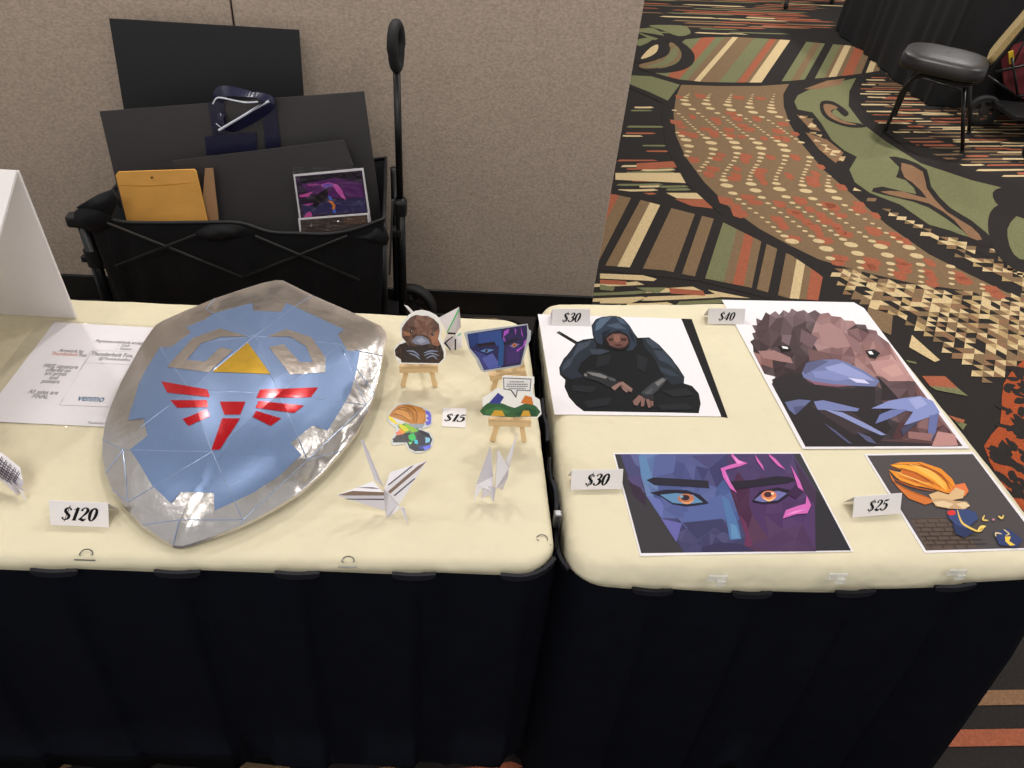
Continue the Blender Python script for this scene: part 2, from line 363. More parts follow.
mosaic([(824, 268), (860, 272), (900, 283), (960, 293), (1030, 296), (1090, 310), (1080, 350), (1010, 366), (984, 386), (957, 360), (920, 334), (880, 312), (845, 297)], 6, 5, .045)
fpoly([(868, 307), (893, 315), (891, 335), (884, 332), (866, 322)], BR, 7); fpoly([(912, 335), (940, 360), (935, 362), (909, 347)], CRM, 7)
fpoly([(906, 360), (916, 362), (917, 364), (908, 362)], GRN, 7)
fpoly([(922, 376), (945, 376), (958, 388), (930, 386)], RED, 7); fpoly([(930, 386), (958, 388), (968, 396), (936, 390)], GRN, 7)
fpoly([(948, 415), (965, 420), (962, 426)], RED, 7); fpoly([(955, 421), (967, 424), (963, 430)], GRN, 7)
# rust and black mottled panel at the right of the table
leo = [(1011, 372), (1060, 345), (1120, 430), (1110, 560), (1060, 560), (1016, 512), (1000, 480), (984, 446), (1000, 425), (1002, 396)]
fpoly(leo, 'a9512f', 6, 2)
rl = random.Random(4)
LW = [G(p) for p in leo]
for k in range(560):
    c = Vector((rl.uniform(min(w.x for w in LW), max(w.x for w in LW)), rl.uniform(min(w.y for w in LW), max(w.y for w in LW)), 0))
    if not inside((c.x, c.y), [(w.x, w.y) for w in LW]): continue
    a = rl.uniform(.012, .026); ang = rl.uniform(0, 3)
    pts = []; zz = zl(7)
    for i in range(9):
        t = i*2*math.pi/9; r = a*rl.uniform(.6, 1.25); u = r*1.7*math.cos(t); v = r*.8*math.sin(t)
        pts.append((c.x+u*math.cos(ang)-v*math.sin(ang), c.y+u*math.sin(ang)+v*math.cos(ang), zz))
    fl.poly(pts, DK)
# banded leaf, lower left, against the wall's end
lz = c3([(-90, 195), (60, 205), (200, 235), (350, 275), (550, 325), (760, 430), (890, 490), (1010, 570), (1100, 640), (1080, 705), (880, 690), (700, 640), (460, 592), (300, 560), (120, 545), (-90, 530)])
fpoly(c3([(-90, 165), (200, 200), (560, 300), (780, 405), (1010, 520), (1150, 640), (1100, 740), (860, 710), (460, 610), (100, 570), (-90, 550)]), DK, 4)
rows = []
for col, tx0, ty, bx0, w, wb in ((RED, -40, 200, -260, 120, 70), (BR, 70, 205, -170, 62, 70), (BR, 182, 235, -64, 50, 62), (CRM, 230, 245, 0, 52, 64), (BR, 340, 275, 130, 112, 166), (BR, 485, 318, 342, 58, 66), (GRN, 590, 358, 460, 62, 100), (BR, 652, 380, 560, 40, 44), (RED, 692, 392, 604, 36, 56), (BR, 728, 410, 660, 42, 40), (BR, 800, 452, 724, 52, 56), (BR, 892, 505, 830, 50, 58), (CRM, 942, 530, 888, 40, 44), (BR, 982, 550, 932, 36, 36), (RED, 1016, 565, 966, 70, 56)):
    q = c3([(bx0-10, 720), (bx0+wb-10, 720), (tx0+w+30, 190), (tx0+30, 190)])
    yb = {GRN: 595}.get(col, None)
    rows.append((col, q))
for col, q in rows:
    out = clip_poly(lz, q)
    if len(out) > 2: fpoly(out, col, 6)
# strips by the table's right foot and strokes under the skirts
for y0, y1, col, x0 in ((689, 706, TAN, 940), (728, 747, RED, 930)):
    fpoly([(x0, y0+2), (1060, y0), (1150, y0-2), (1150, y1-4), (1060, y1-2), (x0, y1)], col, 5)
streaks([(-120, 700), (560, 700), (560, 830), (-120, 830)], (1, .1, 0), .05, (.1, .25), (.02, .04), [BR, TAN, CRM, RED], seed=21, gap=.2)
streaks([(-60, 292), (560, 306), (560, 330), (-60, 330)], (1, 0, 0), .1, (.2, .45), (.03, .05), [GRN, BR, GRN], seed=22, gap=.2)
streaks([(1150, 200), (2300, 260), (2300, 950), (1150, 780)], (1, .1, 0), .08, (.2, .6), (.025, .05), [RED, CRM, BR, TAN, GRN], seed=31, gap=.2)
streaks([(-700, 345), (575, 345), (575, 540), (-700, 540)], (1, .05, 0), .08, (.2, .6), (.025, .05), [BR, TAN, GRN, RED, CRM], seed=32, gap=.25)
streaks([(-400, 870), (1250, 870), (1300, 1150), (-500, 1150)], (1, .05, 0), .07, (.15, .5), (.025, .045), [BR, TAN, CRM, RED], seed=33, gap=.25)
floor = struct(fl.build('floor', M['carpet']))

wall = MB()
seam = onY((230, 0), WY).x; wend = onY((600, 256), WY).x
for x0, x1 in ((-3.2, seam-.0025), (seam+.0025, wend)):
    wall.box(((x0+x1)/2, WY+.045, 1.305), (x1-x0, .09, 2.61), bev=.006)
struct(wall.build('wall_back', M['wall']))
struct(MB().box(((seam), WY+.05, 1.3), (.02, .07, 2.6)).build('trim_1', M['base']))
struct(MB().box(((-3.2+wend)/2, WY-.004, .05), (wend+3.2, .012, .1), bev=.003).build('baseboard_back', M['base']))
struct(MB().add([(-3.2, -2.6, 2.61), (9.5, -2.6, 2.61), (9.5, 13, 2.61), (-3.2, 13, 2.61)], [[3, 2, 1, 0]]).build('ceiling', M['ceil']))

# ------------------------------------------------------------------ light: ceiling downlights, broad soft fills added on the camera side, and the hall's glow
def lamp(x, y, e, r=.07, col=(1, .975, .945)):
    l = bpy.data.lights.new('downlight_or_fill', 'AREA'); l.shape = 'DISK'; l.size = r*2; l.energy = e; l.color = col; l.spread = math.radians(170)
    o = bpy.data.objects.new('downlight_or_fill', l); o.location = (x, y, 2.58); COL.objects.link(o)
for x, y, e, r in ((-1.5, 2.2, 12, .07), (-.3, 2.3, 13, .07), (.75, 2.25, 13, .07), (2.0, 2.3, 13, .07), (-1.0, -.35, 17, .5), (1.0, -.3, 17, .5), (3.1, 1.2, 18, .1), (-2.8, .3, 8, .2), (2.4, 4.2, 36, .1), (4.6, 4.2, 34, .1), (2.4, 7, 42, .1), (4.6, 7, 38, .1), (0, -1.9, 20, .4)):
    lamp(x, y, e, r)
w = bpy.data.worlds.new('hall_glow'); SC.world = w; w.use_nodes = True
w.node_tree.nodes['Background'].inputs['Color'].default_value = (1, 1, 1.03, 1)
w.node_tree.nodes['Background'].inputs['Strength'].default_value = .52
SC.view_settings.view_transform = 'Standard'; SC.view_settings.look = 'None'; SC.view_settings.gamma = 1; SC.view_settings.exposure = 0.0
# ------------------------------------------------------------------ the two skirted tables
def rounded(q, r, k=8):                               # corner-rounded outline, counter-clockwise
    out = []; n = len(q); q = [Vector((*p, 0)) for p in q]
    for i in range(n):
        a, b, c = q[i-1], q[i], q[(i+1) % n]
        d1 = (a-b).normalized(); d2 = (c-b).normalized(); ang = d1.angle(d2); t = r/math.tan(ang/2)
        ctr = b+(d1+d2).normalized()*(r/math.sin(ang/2)); p1 = b+d1*t; p2 = b+d2*t
        v1 = p1-ctr; v2 = p2-ctr; tot = v1.angle(v2); sg = 1 if v1.cross(v2).z > 0 else -1
        for j in range(k+1): out.append(ctr+Matrix.Rotation(sg*tot*j/k, 3, 'Z') @ v1)
    return out
def densify(pts, step):
    out = []
    for i in range(len(pts)):
        a, b = pts[i-1], pts[i]; L = (b-a).length; n = max(1, int(L/step))
        for j in range(n): out.append(a.lerp(b, j/n))
    return out
def normals(pts):
    o = []
    for i in range(len(pts)):
        d = pts[(i+1) % len(pts)]-pts[i-1]; d.normalize(); o.append(Vector((d.y, -d.x, 0)))
    return o
from mathutils import noise as NZ
def make_table(q, r, labels, drop, topz, clips, tabs, hem, er, per, flare):
    w = Vector((sum(p[0] for p in q)/4, sum(p[1] for p in q)/4, 0))
    t = thing('folding_table', w, labels[0], 'table')
    inner = rounded([(p[0]+math.copysign(.03, w.x-p[0]), p[1]+math.copysign(.03, w.y-p[1])) for p in q], r*.6)
    MB().slab([p+Vector((0, 0, TZ-.034)) for p in inner], (0, 0, .026)).build('tabletop', M['greyhub'], t)
    for p in q:
        b = Vector((p[0]+(w.x-p[0])*.16, p[1]+(w.y-p[1])*.16, 0))
        MB().tube([b, b+Vector((0, 0, TZ-.033))], .013).build('leg', M['black'], t)
    out = densify(rounded(q, r), .02); nn = normals(out); N = len(out)
    # cloth: flat top, soft edge roll, short fall behind the skirt
    mb = MB(); rings = []
    prof = [(-.042, 0), (-er, 0), (-er*.62, -er*.10), (-er*.3, -er*.34), (-er*.1, -er*.7), (0, -er*1.2), (.002, -drop-.05)]
    for o_, dz in prof:
        ring = []
        for i, p in enumerate(out):
            s = NZ.noise(Vector((p.x*9, p.y*9, 3)))*.5+NZ.noise(Vector((p.x*23, p.y*23, 7)))*.3
            k = 1 if o_ > -.04 else 0
            ring.append(p+nn[i]*(o_+.004*s*k)+Vector((0, 0, TZ+dz+.0022*s*k)))
        rings.append(ring)
    vs = [v for g in rings for v in g]
    fs = [[a*N+i, a*N+(i+1) % N, (a+1)*N+(i+1) % N, (a+1)*N+i] for a in range(len(rings)-1) for i in range(N)]
    mb.add(vs, fs); mb.poly(rings[0][::3]) if False else mb.add(rings[0], [list(range(N))])
    cl = mb.build('tablecloth', M['cloth'], None, True); tag(cl, labels[1], 'tablecloth', 'cream tablecloths')
    # pleated skirt hung from the cloth's edge
    sk = thing('table_skirt', (w.x, w.y, 0), labels[2], 'table skirt', 'black skirts of the front tables')
    mb = MB(); rows = [(0, 0), (.012, .001), (.062, .001), (.066, .0), (.2, .3), (.42, .6), (.6, .85), (TZ-drop-.004, 1)]
    fine = densify(rounded(q, r+.006), .008); fn = normals(fine); n2 = len(fine)
    acc = [0]
    for i in range(1, n2): acc.append(acc[-1]+(fine[i]-fine[i-1]).length)
    rings = []
    for dz, fl_ in rows:
        ring = []
        for i, p in enumerate(fine):
            u = (acc[i]/per+tabs) % 1
            saw = u/.955 if u < .955 else (1-u)/.045
            wav = .5+.5*math.sin(acc[i]*2*math.pi/per*.5+1.3)
            off = .006+.006*saw+min(1, dz*9)*.010*saw+fl_*flare(p)*(.020*saw+.016*wav+.010*NZ.noise(Vector((p.x*4, p.y*4, dz*2)))+.012)
            zz = TZ+topz(p)-dz
            if fl_ == 1: zz = hem(p, u)
            ring.append(p+fn[i]*off+Vector((0, 0, zz)))
        rings.append(ring)
    vs = [v for g in rings for v in g]
    fs = [[a*n2+i, a*n2+(i+1) % n2, (a+1)*n2+(i+1) % n2, (a+1)*n2+i] for a in range(len(rings)-1) for i in range(n2)]
    mb.add(vs, fs); mb.build('pleated_panel', M['skirt'], sk, True)
    # the folded tab that shows at the top of each pleat
    i = 0; starts = []
    for i in range(1, n2):
        if int(acc[i]/per+tabs) != int(acc[i-1]/per+tabs): starts.append(i)
    for i in starts:
        p = fine[i]
        if p.y > q[0][1]+.12 and abs(p.x-.19) > .2: continue
        if p.x < -.9 or p.y > 1.2: continue
        m_ = MB(); seg = []
        for j in range(-6, 3):
            k = (i+j) % n2; tt = (j+6)/8
            seg.append((fine[k]+fn[k]*(.0135+.003*math.sin(math.pi*tt))+Vector((0, 0, TZ+topz(fine[k])))))
        n = len(seg); vs = []
        for a, v in enumerate(seg):
            e = .002 if a in (0, n-1) else .005
            d = fn[(i-6+a) % n2]
            vs += [v+Vector((0, 0, .002+e*.3)), v+Vector((0, 0, -e*1.6)), v-d*.006+Vector((0, 0, -e*1.6)), v-d*.006+Vector((0, 0, .002+e*.3))]
        fs = [[4*a+b, 4*a+(b+1) % 4, 4*a+4+(b+1) % 4, 4*a+4+b] for a in range(n-1) for b in range(4)]+[[3, 2, 1, 0], [4*n-4, 4*n-3, 4*n-2, 4*n-1]]
        m_.add(vs, fs).build('pleat_tab', M['tab'], sk)
    for px, kind in clips:
        z = TZ-.003 if kind != 'steel' else TZ-.012
        p = G(px, z)
        m_ = MB()
        if kind == 'steel':
            m_.box(p, (.012, .014, .03), bev=.002); m_.build('steel_clip', M['steel'], sk)
        elif kind == 'pin':
            m_.tube([p+Vector((.009*math.cos(a), .002+.006*math.sin(a), .0015+.004*abs(math.sin(a)))) for a in [k*.5 for k in range(-1, 9)]], .0008, 6)
            m_.tube([p+Vector((-.014, -.006, -.001)), p+Vector((.014, -.006, -.002))], .0009, 6); m_.build('wire_pin', M['steel'], sk)
        else:
            m_.box(p+Vector((0, .003, 0)), (.030, .004, .014), bev=.0015); m_.box(p+Vector((.004, -.002, -.004)), (.014, .006, .012), bev=.0015); m_.build('clear_clip', M['clip'], sk)
    return t, cl, sk
LQ = [(-1.66, .712), (.180, .712), (.176, 1.358), (-1.66, 1.385)]
RQ = [(.200, .706), (1.022, .716), (.982, 1.488), (.206, 1.432)]
def ltop(p): return -.012
def rtop(p):
    t = max(0, min(1, (p.x-.2)/.8))
    return -.028+.024*t-.032*math.sin(math.pi*t) if p.y < .85 else -.026
make_table(LQ, .055, ('long folding table under the left cream cloth with the shield', 'cream tablecloth on the left table under the shield and paper birds', 'black pleated skirt hanging in front of the left table'), .012, ltop,
           [((86, 556), 'pin'), ((348, 563), 'pin'), ((542, 541), 'pin')], .78, lambda p, u: .172+.03*u if p.x < -.3 else .125+.02*u, .016, .168, lambda p: .12)
make_table(RQ, .05, ('small folding table under the right cream cloth with the art prints', 'cream tablecloth on the right table under the art prints', 'black pleated skirt hanging around the right table'), .034, rtop,
           [((557, 519), 'steel'), ((718, 580), 'clear'), ((838, 578), 'clear'), ((958, 574), 'clear')], .15, lambda p, u: .03+.02*u+.11*math.exp(-((p.x-.60)/.035)**2), .026, .163, lambda p: .25+1.3*max(0, min(1, (p.x-.75)/.25)))
# ------------------------------------------------------------------ lettering: high-contrast slanted figures drawn as swelling strokes, and plain type
GL = {
 '0': (.60, [[(.30, 1, .07), (.13, .80, .13), (.10, .48, .145), (.16, .14, .11), (.29, 0, .06), (.43, .18, .12), (.48, .52, .145), (.44, .84, .11), (.30, 1, .07)]]),
 '1': (.46, [[(.06, .80, .03), (.18, .90, .05), (.28, 1.0, .10)], [(.27, .97, .15), (.25, .5, .15), (.23, .0, .14)], [(.10, .01, .05), (.38, .01, .05)]]),
 '2': (.56, [[(.10, .74, .12), (.12, .90, .08), (.28, 1.0, .06), (.44, .86, .13), (.42, .64, .14), (.26, .36, .08), (.05, .06, .05)], [(.05, .05, .05), (.18, .11, .13), (.34, .02, .12), (.48, .16, .04)]]),
 '3': (.56, [[(.10, .80, .11), (.16, .94, .07), (.30, 1.0, .06), (.43, .84, .13), (.38, .62, .10), (.20, .53, .04)], [(.20, .53, .04), (.40, .47, .12), (.47, .26, .15), (.36, .05, .09), (.20, 0, .06), (.07, .10, .10), (.07, .20, .11)]]),
 '4': (.58, [[(.40, 1.0, .05), (.22, .64, .05), (.03, .29, .06)], [(.03, .27, .06), (.30, .27, .06), (.54, .28, .06)], [(.38, .98, .14), (.37, .5, .14), (.35, .0, .14)]]),
 '5': (.56, [[(.16, .95, .10), (.30, .92, .11), (.48, 1.0, .04)], [(.15, .96, .05), (.12, .75, .05), (.10, .54, .05)], [(.10, .55, .04), (.26, .62, .08), (.43, .48, .14), (.44, .22, .14), (.30, .02, .08), (.14, .0, .06), (.04, .12, .11), (.05, .2, .1)]]),
 '$': (.58, [[(.44, .76, .10), (.40, .90, .06), (.26, .96, .06), (.12, .84, .12), (.13, .66, .13), (.28, .50, .13), (.42, .34, .13), (.42, .14, .12), (.28, .02, .06), (.12, .06, .06), (.05, .20, .11)], [(.30, 1.14, .035), (.27, .5, .035), (.24, -.14, .035)]])}
def price(mb, text, o, ux, uy, h, sl=.30):            # o: baseline start, ux/uy: unit vectors of the face
    nrm = ux.cross(uy).normalized(); adv = 0
    for ci, ch in enumerate(text):
        w, strokes = GL[ch]
        for si, st in enumerate(strokes):
            P = cr(st, 7); L = []; Rr = []
            for i, (x, y, wd) in enumerate(P):
                dx = P[min(i+1, len(P)-1)][0]-P[max(i-1, 0)][0]; dy = P[min(i+1, len(P)-1)][1]-P[max(i-1, 0)][1]
                l = math.hypot(dx, dy) or 1; nx, ny = -dy/l*wd*.70, dx/l*wd*.70
                for arr, s in ((L, 1), (Rr, -1)):
                    X, Yv = x+s*nx, y+s*ny; arr.append(o+ux*((adv+X+sl*Yv)*h*1.14)+uy*(Yv*h)+nrm*(.0003+.00004*(si+ci*3)))
            n = len(L); mb.add(L+Rr, [[i, i+1, n+i+1, n+i] for i in range(n-1)])
        adv += w
    return adv*h*1.14
def price_w(text, h): return sum(GL[c][0] for c in text)*h*1.14+.22*h*.6
def type_line(mb, text, o, ux, uy, h, align='CENTER', shear=0, col=None, bold=0, xs=1):
    cu = bpy.data.curves.new('t', 'FONT'); cu.body = text; cu.size = 1; cu.align_x = align; cu.shear = shear; cu.offset = bold; cu.resolution_u = 3
    ob = bpy.data.objects.new('t', cu); COL.objects.link(ob)
    me = ob.evaluated_get(bpy.context.evaluated_depsgraph_get()).to_mesh()
    nrm = ux.cross(uy).normalized()
    mb.add([o+ux*(v.co.x*h*xs)+uy*(v.co.y*h)+nrm*.0004 for v in me.vertices], [list(p.vertices) for p in me.polygons], col)
    bpy.data.objects.remove(ob); bpy.data.curves.remove(cu)

# ------------------------------------------------------------------ flat pictures: coloured shapes printed on a sheet
class Art:
    def __init__(s, o, n, conv, base=.0012, step=.00004): s.mb = MB(); s.o = Vector(o); s.n = Vector(n).normalized(); s.conv = conv; s.k = 0; s.base = base; s.step = step
    def pt(s, p): return onP(p, s.o, s.n)
    def p(s, col, pts, smooth=0, raw=False):
        pts = pts if raw else s.conv(pts)
        if smooth: pts = cr(pts, smooth, True)
        s.k += 1
        s.mb.poly([s.pt(q)+s.n*(s.base+s.step*s.k) for q in pts], col); return s
    def dot(s, col, c, r, ry=None, n=14):
        return s.p(col, [(c[0]+r*math.cos(i*2*math.pi/n), c[1]+(ry or r)*math.sin(i*2*math.pi/n)) for i in range(n)])
    def line(s, col, pts, w, smooth=5):
        if smooth and len(pts) > 2: pts = cr(pts, smooth)
        L = []; Rr = []
        for i, q in enumerate(pts):
            a = pts[max(i-1, 0)]; b = pts[min(i+1, len(pts)-1)]; d = math.hypot(b[0]-a[0], b[1]-a[1]) or 1
            ww = w*(.25+.75*math.sin(math.pi*min(1, (i+.5)/len(pts)))); nx, ny = -(b[1]-a[1])/d*ww/2, (b[0]-a[0])/d*ww/2
            L.append((q[0]+nx, q[1]+ny)); Rr.append((q[0]-nx, q[1]-ny))
        return s.p(col, L+Rr[::-1])
    def facets(s, zone, colf, n, seed, amp=10, extra=()):   # low-poly shading: triangulated flat tones
        rnd = random.Random(seed); zone = [tuple(z) for z in zone]
        xs = [z[0] for z in zone]; ys = [z[1] for z in zone]; pts = list(zone)+list(extra)
        sp = math.sqrt((max(xs)-min(xs))*(max(ys)-min(ys))/n); y = min(ys)
        while y < max(ys):
            x = min(xs)+rnd.random()*sp
            while x < max(xs):
                q = (x+rnd.uniform(-.4, .4)*sp, y+rnd.uniform(-.4, .4)*sp)
                if inside(q, zone) and all((q[0]-z[0])**2+(q[1]-z[1])**2 > (sp*.35)**2 for z in pts): pts.append(q)
                x += sp
            y += sp
        nz = len(zone)
        v, e, f, _, _, _ = geometry.delaunay_2d_cdt([Vector(p) for p in pts], [(i, (i+1) % nz) for i in range(nz)], [], 1, 1e-4)
        for t in f:
            c = sum((v[i] for i in t), Vector((0, 0)))/len(t)
            if not inside((c.x, c.y), zone): continue
            col = colf(c.x, c.y); d = rnd.uniform(-amp, amp)
            s.mb.add([s.pt(q)+s.n*(s.base+s.step*(s.k+1)) for q in s.conv([tuple(v[i]) for i in t])], [list(range(len(t)))], tuple(max(0, min(255, k+d)) for k in col))
        s.k += 1; return s
UP = Vector((0, 0, 1))
def sheet(name, px, label, group, z0=0.0, th=.0009, cat='art print', m='paper'):
    mb = MB(); mb.slab([G(p, TZ+.0003+z0) for p in px], (0, 0, th))
    o = mb.build(name, M[m]); return tag(o, label, cat, group)
O = (0, 0, TZ+.0004)
GP = 'art prints for sale on the right table'
# --- hooded figure print
hc = lambda pts: crop(530, 295, .2051, pts)
sheet('paper_sheet', hc([(735, 116), (788, 118), (964, 599), (930, 594)]), 'black sheet showing as a dark strip right of the crouching hooded figure print', None, 0, .0006, 'paper sheet', 'ink')
pr = sheet('art_print', hc([(38, 95), (737, 117), (932, 593), (119, 583)]), 'white art print of a crouching hooded figure in black', GP, .0007)
a = Art((0, 0, TZ+.0013), UP, hc, .0006)
NV = (23, 24, 26)
a.p((34, 34, 36), [(128, 185), (142, 177), (236, 232), (224, 243)]).p((94, 96, 98), [(134, 184), (142, 181), (152, 189), (148, 192)])
a.p(NV, [(305, 195), (300, 150), (320, 120), (350, 108), (400, 103), (440, 108), (480, 145), (510, 190), (525, 210), (580, 208), (625, 240), (670, 290), (720, 350), (752, 400), (750, 432), (790, 445), (822, 480), (832, 530), (822, 578), (700, 575), (500, 572), (262, 568), (225, 540), (190, 500), (168, 450), (172, 415), (145, 390), (142, 355), (165, 310), (210, 265), (225, 232), (260, 218), (310, 212)])
a.p((39, 45, 55), [(225, 235), (310, 215), (325, 250), (300, 290), (250, 330), (230, 370), (260, 400), (200, 412), (150, 385), (146, 350), (172, 306)])
a.p((62, 70, 83), [(235, 240), (300, 222), (285, 250), (240, 275), (200, 320), (215, 280)]).p((58, 67, 79), [(180, 320), (215, 300), (195, 345), (160, 372), (158, 350)]).p((55, 62, 73), [(290, 265), (350, 265), (390, 275), (340, 292), (300, 290)])
a.p((36, 43, 49), [(545, 210), (580, 208), (630, 245), (690, 310), (745, 390), (748, 430), (690, 440), (640, 380), (600, 300), (560, 260)])
a.p((58, 67, 79), [(560, 212), (600, 222), (640, 262), (600, 260), (575, 240)]).p((55, 64, 77), [(600, 270), (650, 275), (690, 320), (720, 370), (670, 335), (630, 320)]).p((50, 59, 70), [(625, 350), (680, 365), (730, 400), (680, 395), (640, 375)])
a.p((45, 55, 70), [(308, 195), (303, 150), (325, 118), (360, 108), (420, 104), (455, 118), (485, 150), (512, 195), (520, 245), (500, 270), (470, 274), (482, 230), (440, 180), (400, 182), (360, 212), (350, 245), (325, 235)])
a.p((82, 98, 119), [(322, 140), (345, 115), (400, 108), (372, 135), (345, 165), (318, 178)]).p((74, 89, 108), [(420, 110), (452, 122), (470, 148), (440, 138)]).p((69, 83, 101), [(372, 150), (430, 138), (470, 168), (420, 165)]).p((27, 33, 43), [(350, 185), (395, 168), (375, 195), (352, 228)]).p((30, 35, 45), [(480, 165), (505, 200), (512, 240), (492, 215)])
for q in ([(330, 300), (400, 290), (380, 340), (320, 360)], [(520, 290), (575, 310), (560, 380), (520, 360)], [(200, 440), (330, 450), (300, 480), (210, 470)], [(640, 470), (760, 455), (800, 490), (700, 500)], [(260, 520), (400, 500), (380, 540), (280, 555)], [(620, 540), (760, 530), (800, 560), (640, 565)]): a.p((34, 35, 39), q)
a.p((30, 25, 27), [(358, 218), (385, 188), (430, 174), (475, 195), (490, 230), (480, 264), (440, 272), (395, 264), (365, 240)])
a.p((104, 72, 65), [(372, 215), (400, 192), (440, 190), (472, 205), (480, 235), (455, 264), (420, 268), (388, 247)])
a.p((130, 91, 80), [(408, 196), (436, 196), (440, 224), (425, 236), (408, 226)]).p((60, 37, 36), [(380, 216), (408, 214), (404, 226), (386, 228)]).p((60, 37, 36), [(440, 214), (472, 214), (466, 228), (444, 226)]).p((75, 44, 43), [(405, 246), (432, 242), (456, 248), (430, 256)]).p((39, 29, 29), [(390, 250), (430, 262), (470, 252), (440, 272), (410, 268)])
a.p((42, 43, 46), [(262, 385), (290, 368), (340, 378), (410, 408), (430, 430), (395, 455), (330, 425), (270, 408)]).p((116, 115, 114), [(275, 378), (340, 386), (378, 402), (368, 412), (300, 394)]).p((110, 108, 107), [(262, 388), (276, 386), (278, 400), (264, 400)]).p((80, 81, 83), [(375, 402), (412, 412), (420, 424), (390, 420)])
a.p((39, 39, 43), [(370, 425), (400, 430), (390, 455), (365, 448)])
for q in ([(395, 455), (430, 432), (445, 440), (412, 470)], [(430, 430), (452, 426), (470, 440), (500, 462), (492, 478), (468, 462), (446, 446)], [(440, 445), (462, 458), (480, 474), (470, 480), (452, 466)]): a.p((135, 106, 98), q)
a.p((58, 61, 65), [(540, 480), (600, 430), (640, 405), (668, 410), (650, 440), (610, 480), (570, 508)]).p((109, 108, 108), [(608, 432), (645, 410), (660, 418), (622, 450)]).p((76, 78, 81), [(560, 478), (600, 455), (590, 480), (565, 496)])
for q in ([(500, 522), (530, 492), (552, 502), (522, 545), (506, 540)], [(540, 510), (560, 506), (556, 545), (540, 550)], [(562, 510), (582, 514), (590, 550), (576, 556)], [(584, 520), (600, 522), (600, 545), (594, 548)]): a.p((125, 94, 87), q)
a.p((41, 41, 44), [(528, 488), (600, 490), (604, 520), (560, 508)])
a.mb.build('printed_figure', M['print'], pr)
# --- animal print in flat facets
pc = lambda pts: crop(700, 290, .2734, pts)
pr = sheet('art_print', pc([(80, 37), (562, 46), (600, 68), (985, 580), (375, 582)]), 'tall art print of a furry brown animal with a blue bill and claws', GP, .0012)
a = Art((0, 0, TZ+.0018), UP, pc, .0008)
sil = [(193, 205), (183, 190), (198, 180), (190, 160), (203, 155), (190, 130), (208, 130), (205, 104), (225, 112), (240, 82), (255, 92), (275, 78), (290, 92), (305, 74), (325, 85), (335, 68), (355, 80), (380, 74), (395, 86), (420, 74), (440, 88), (470, 84), (480, 96), (515, 100), (528, 112), (560, 114), (570, 126), (605, 128), (612, 144), (645, 150), (650, 165), (690, 195), (768, 312), (785, 335), (960, 572), (385, 574), (262, 345), (275, 318), (235, 308), (195, 228)]
def pcol(x, y):
    if y > 345 and x < 700: return (48, 40, 44)
    if y > 500 and x > 620: return (89, 62, 64)
    if y > 330: return (89, 67, 70) if x < 800 else (124, 90, 90)
    if x > 640 and y > 240: return (172, 131, 127)
    if x > 560 and y > 150: return (122, 91, 93) if y < 200 else (144, 108, 106)
    if 430 < x < 560: return (147, 113, 113) if y < 215 else (115, 84, 86)
    if 250 < x < 430 and y < 120: return (108, 88, 93)
    if x < 260 and y > 220: return (135, 97, 93) if 225 < y < 270 else (67, 51, 54)
    if x < 400 and y > 190: return (68, 52, 56)
    return (83, 65, 68)
a.facets(sil, pcol, 210, 5, 17)
a.p((158, 122, 120), [(425, 135), (475, 120), (520, 150), (560, 205), (500, 215), (450, 200)]).p((135, 102, 104), [(520, 150), (580, 190), (600, 240), (560, 225)]).p((106, 82, 88), [(370, 145), (430, 175), (410, 215), (365, 190)]).p((108, 79, 79), [(395, 215), (470, 235), (480, 255), (400, 260)]).p((113, 93, 99), [(300, 165), (335, 165), (325, 205), (298, 190)])
a.p((151, 115, 111), [(212, 225), (270, 222), (330, 248), (340, 270), (290, 262), (230, 250)]).p((180, 138, 135), [(620, 262), (700, 255), (760, 300), (755, 335), (690, 335), (640, 300)]).p((192, 151, 145), [(660, 290), (720, 270), (745, 310), (700, 320)])
a.p((41, 35, 38), [(262, 330), (330, 300), (370, 310), (400, 345), (520, 365), (640, 352), (640, 420), (700, 505), (640, 574), (385, 574)])
a.p((59, 48, 51), [(400, 420), (560, 450), (640, 520), (560, 530), (470, 470)])
a.p((109, 118, 162), [(372, 305), (388, 268), (440, 257), (500, 255), (540, 268), (600, 298), (656, 335), (640, 355), (560, 352), (480, 347), (410, 337), (378, 322)])
a.p((86, 90, 124), [(388, 268), (440, 257), (470, 262), (420, 290), (385, 310), (374, 300)]).p((144, 153, 199), [(455, 285), (520, 268), (600, 308), (640, 335), (560, 322), (480, 305)]).p((126, 135, 184), [(410, 300), (470, 295), (560, 325), (500, 335), (420, 322)]).p((206, 204, 236), [(540, 322), (600, 330), (620, 345), (570, 340)]).p((135, 93, 109), [(378, 322), (410, 335), (480, 346), (570, 352), (500, 356), (420, 348)])
a.p((97, 104, 144), [(310, 412), (360, 402), (405, 406), (380, 430), (345, 458), (325, 440)]).p((77, 81, 115), [(340, 430), (385, 425), (350, 458)]).p((115, 124, 171), [(415, 410), (450, 405), (582, 436), (575, 446), (500, 444), (430, 440)]).p((135, 144, 190), [(450, 438), (520, 450), (600, 488), (680, 532), (662, 534), (595, 505), (520, 468)]).p((81, 82, 113), [(452, 488), (500, 520), (556, 566), (540, 562), (480, 515)]).p((86, 88, 120), [(570, 520), (620, 540), (646, 566), (610, 556)])
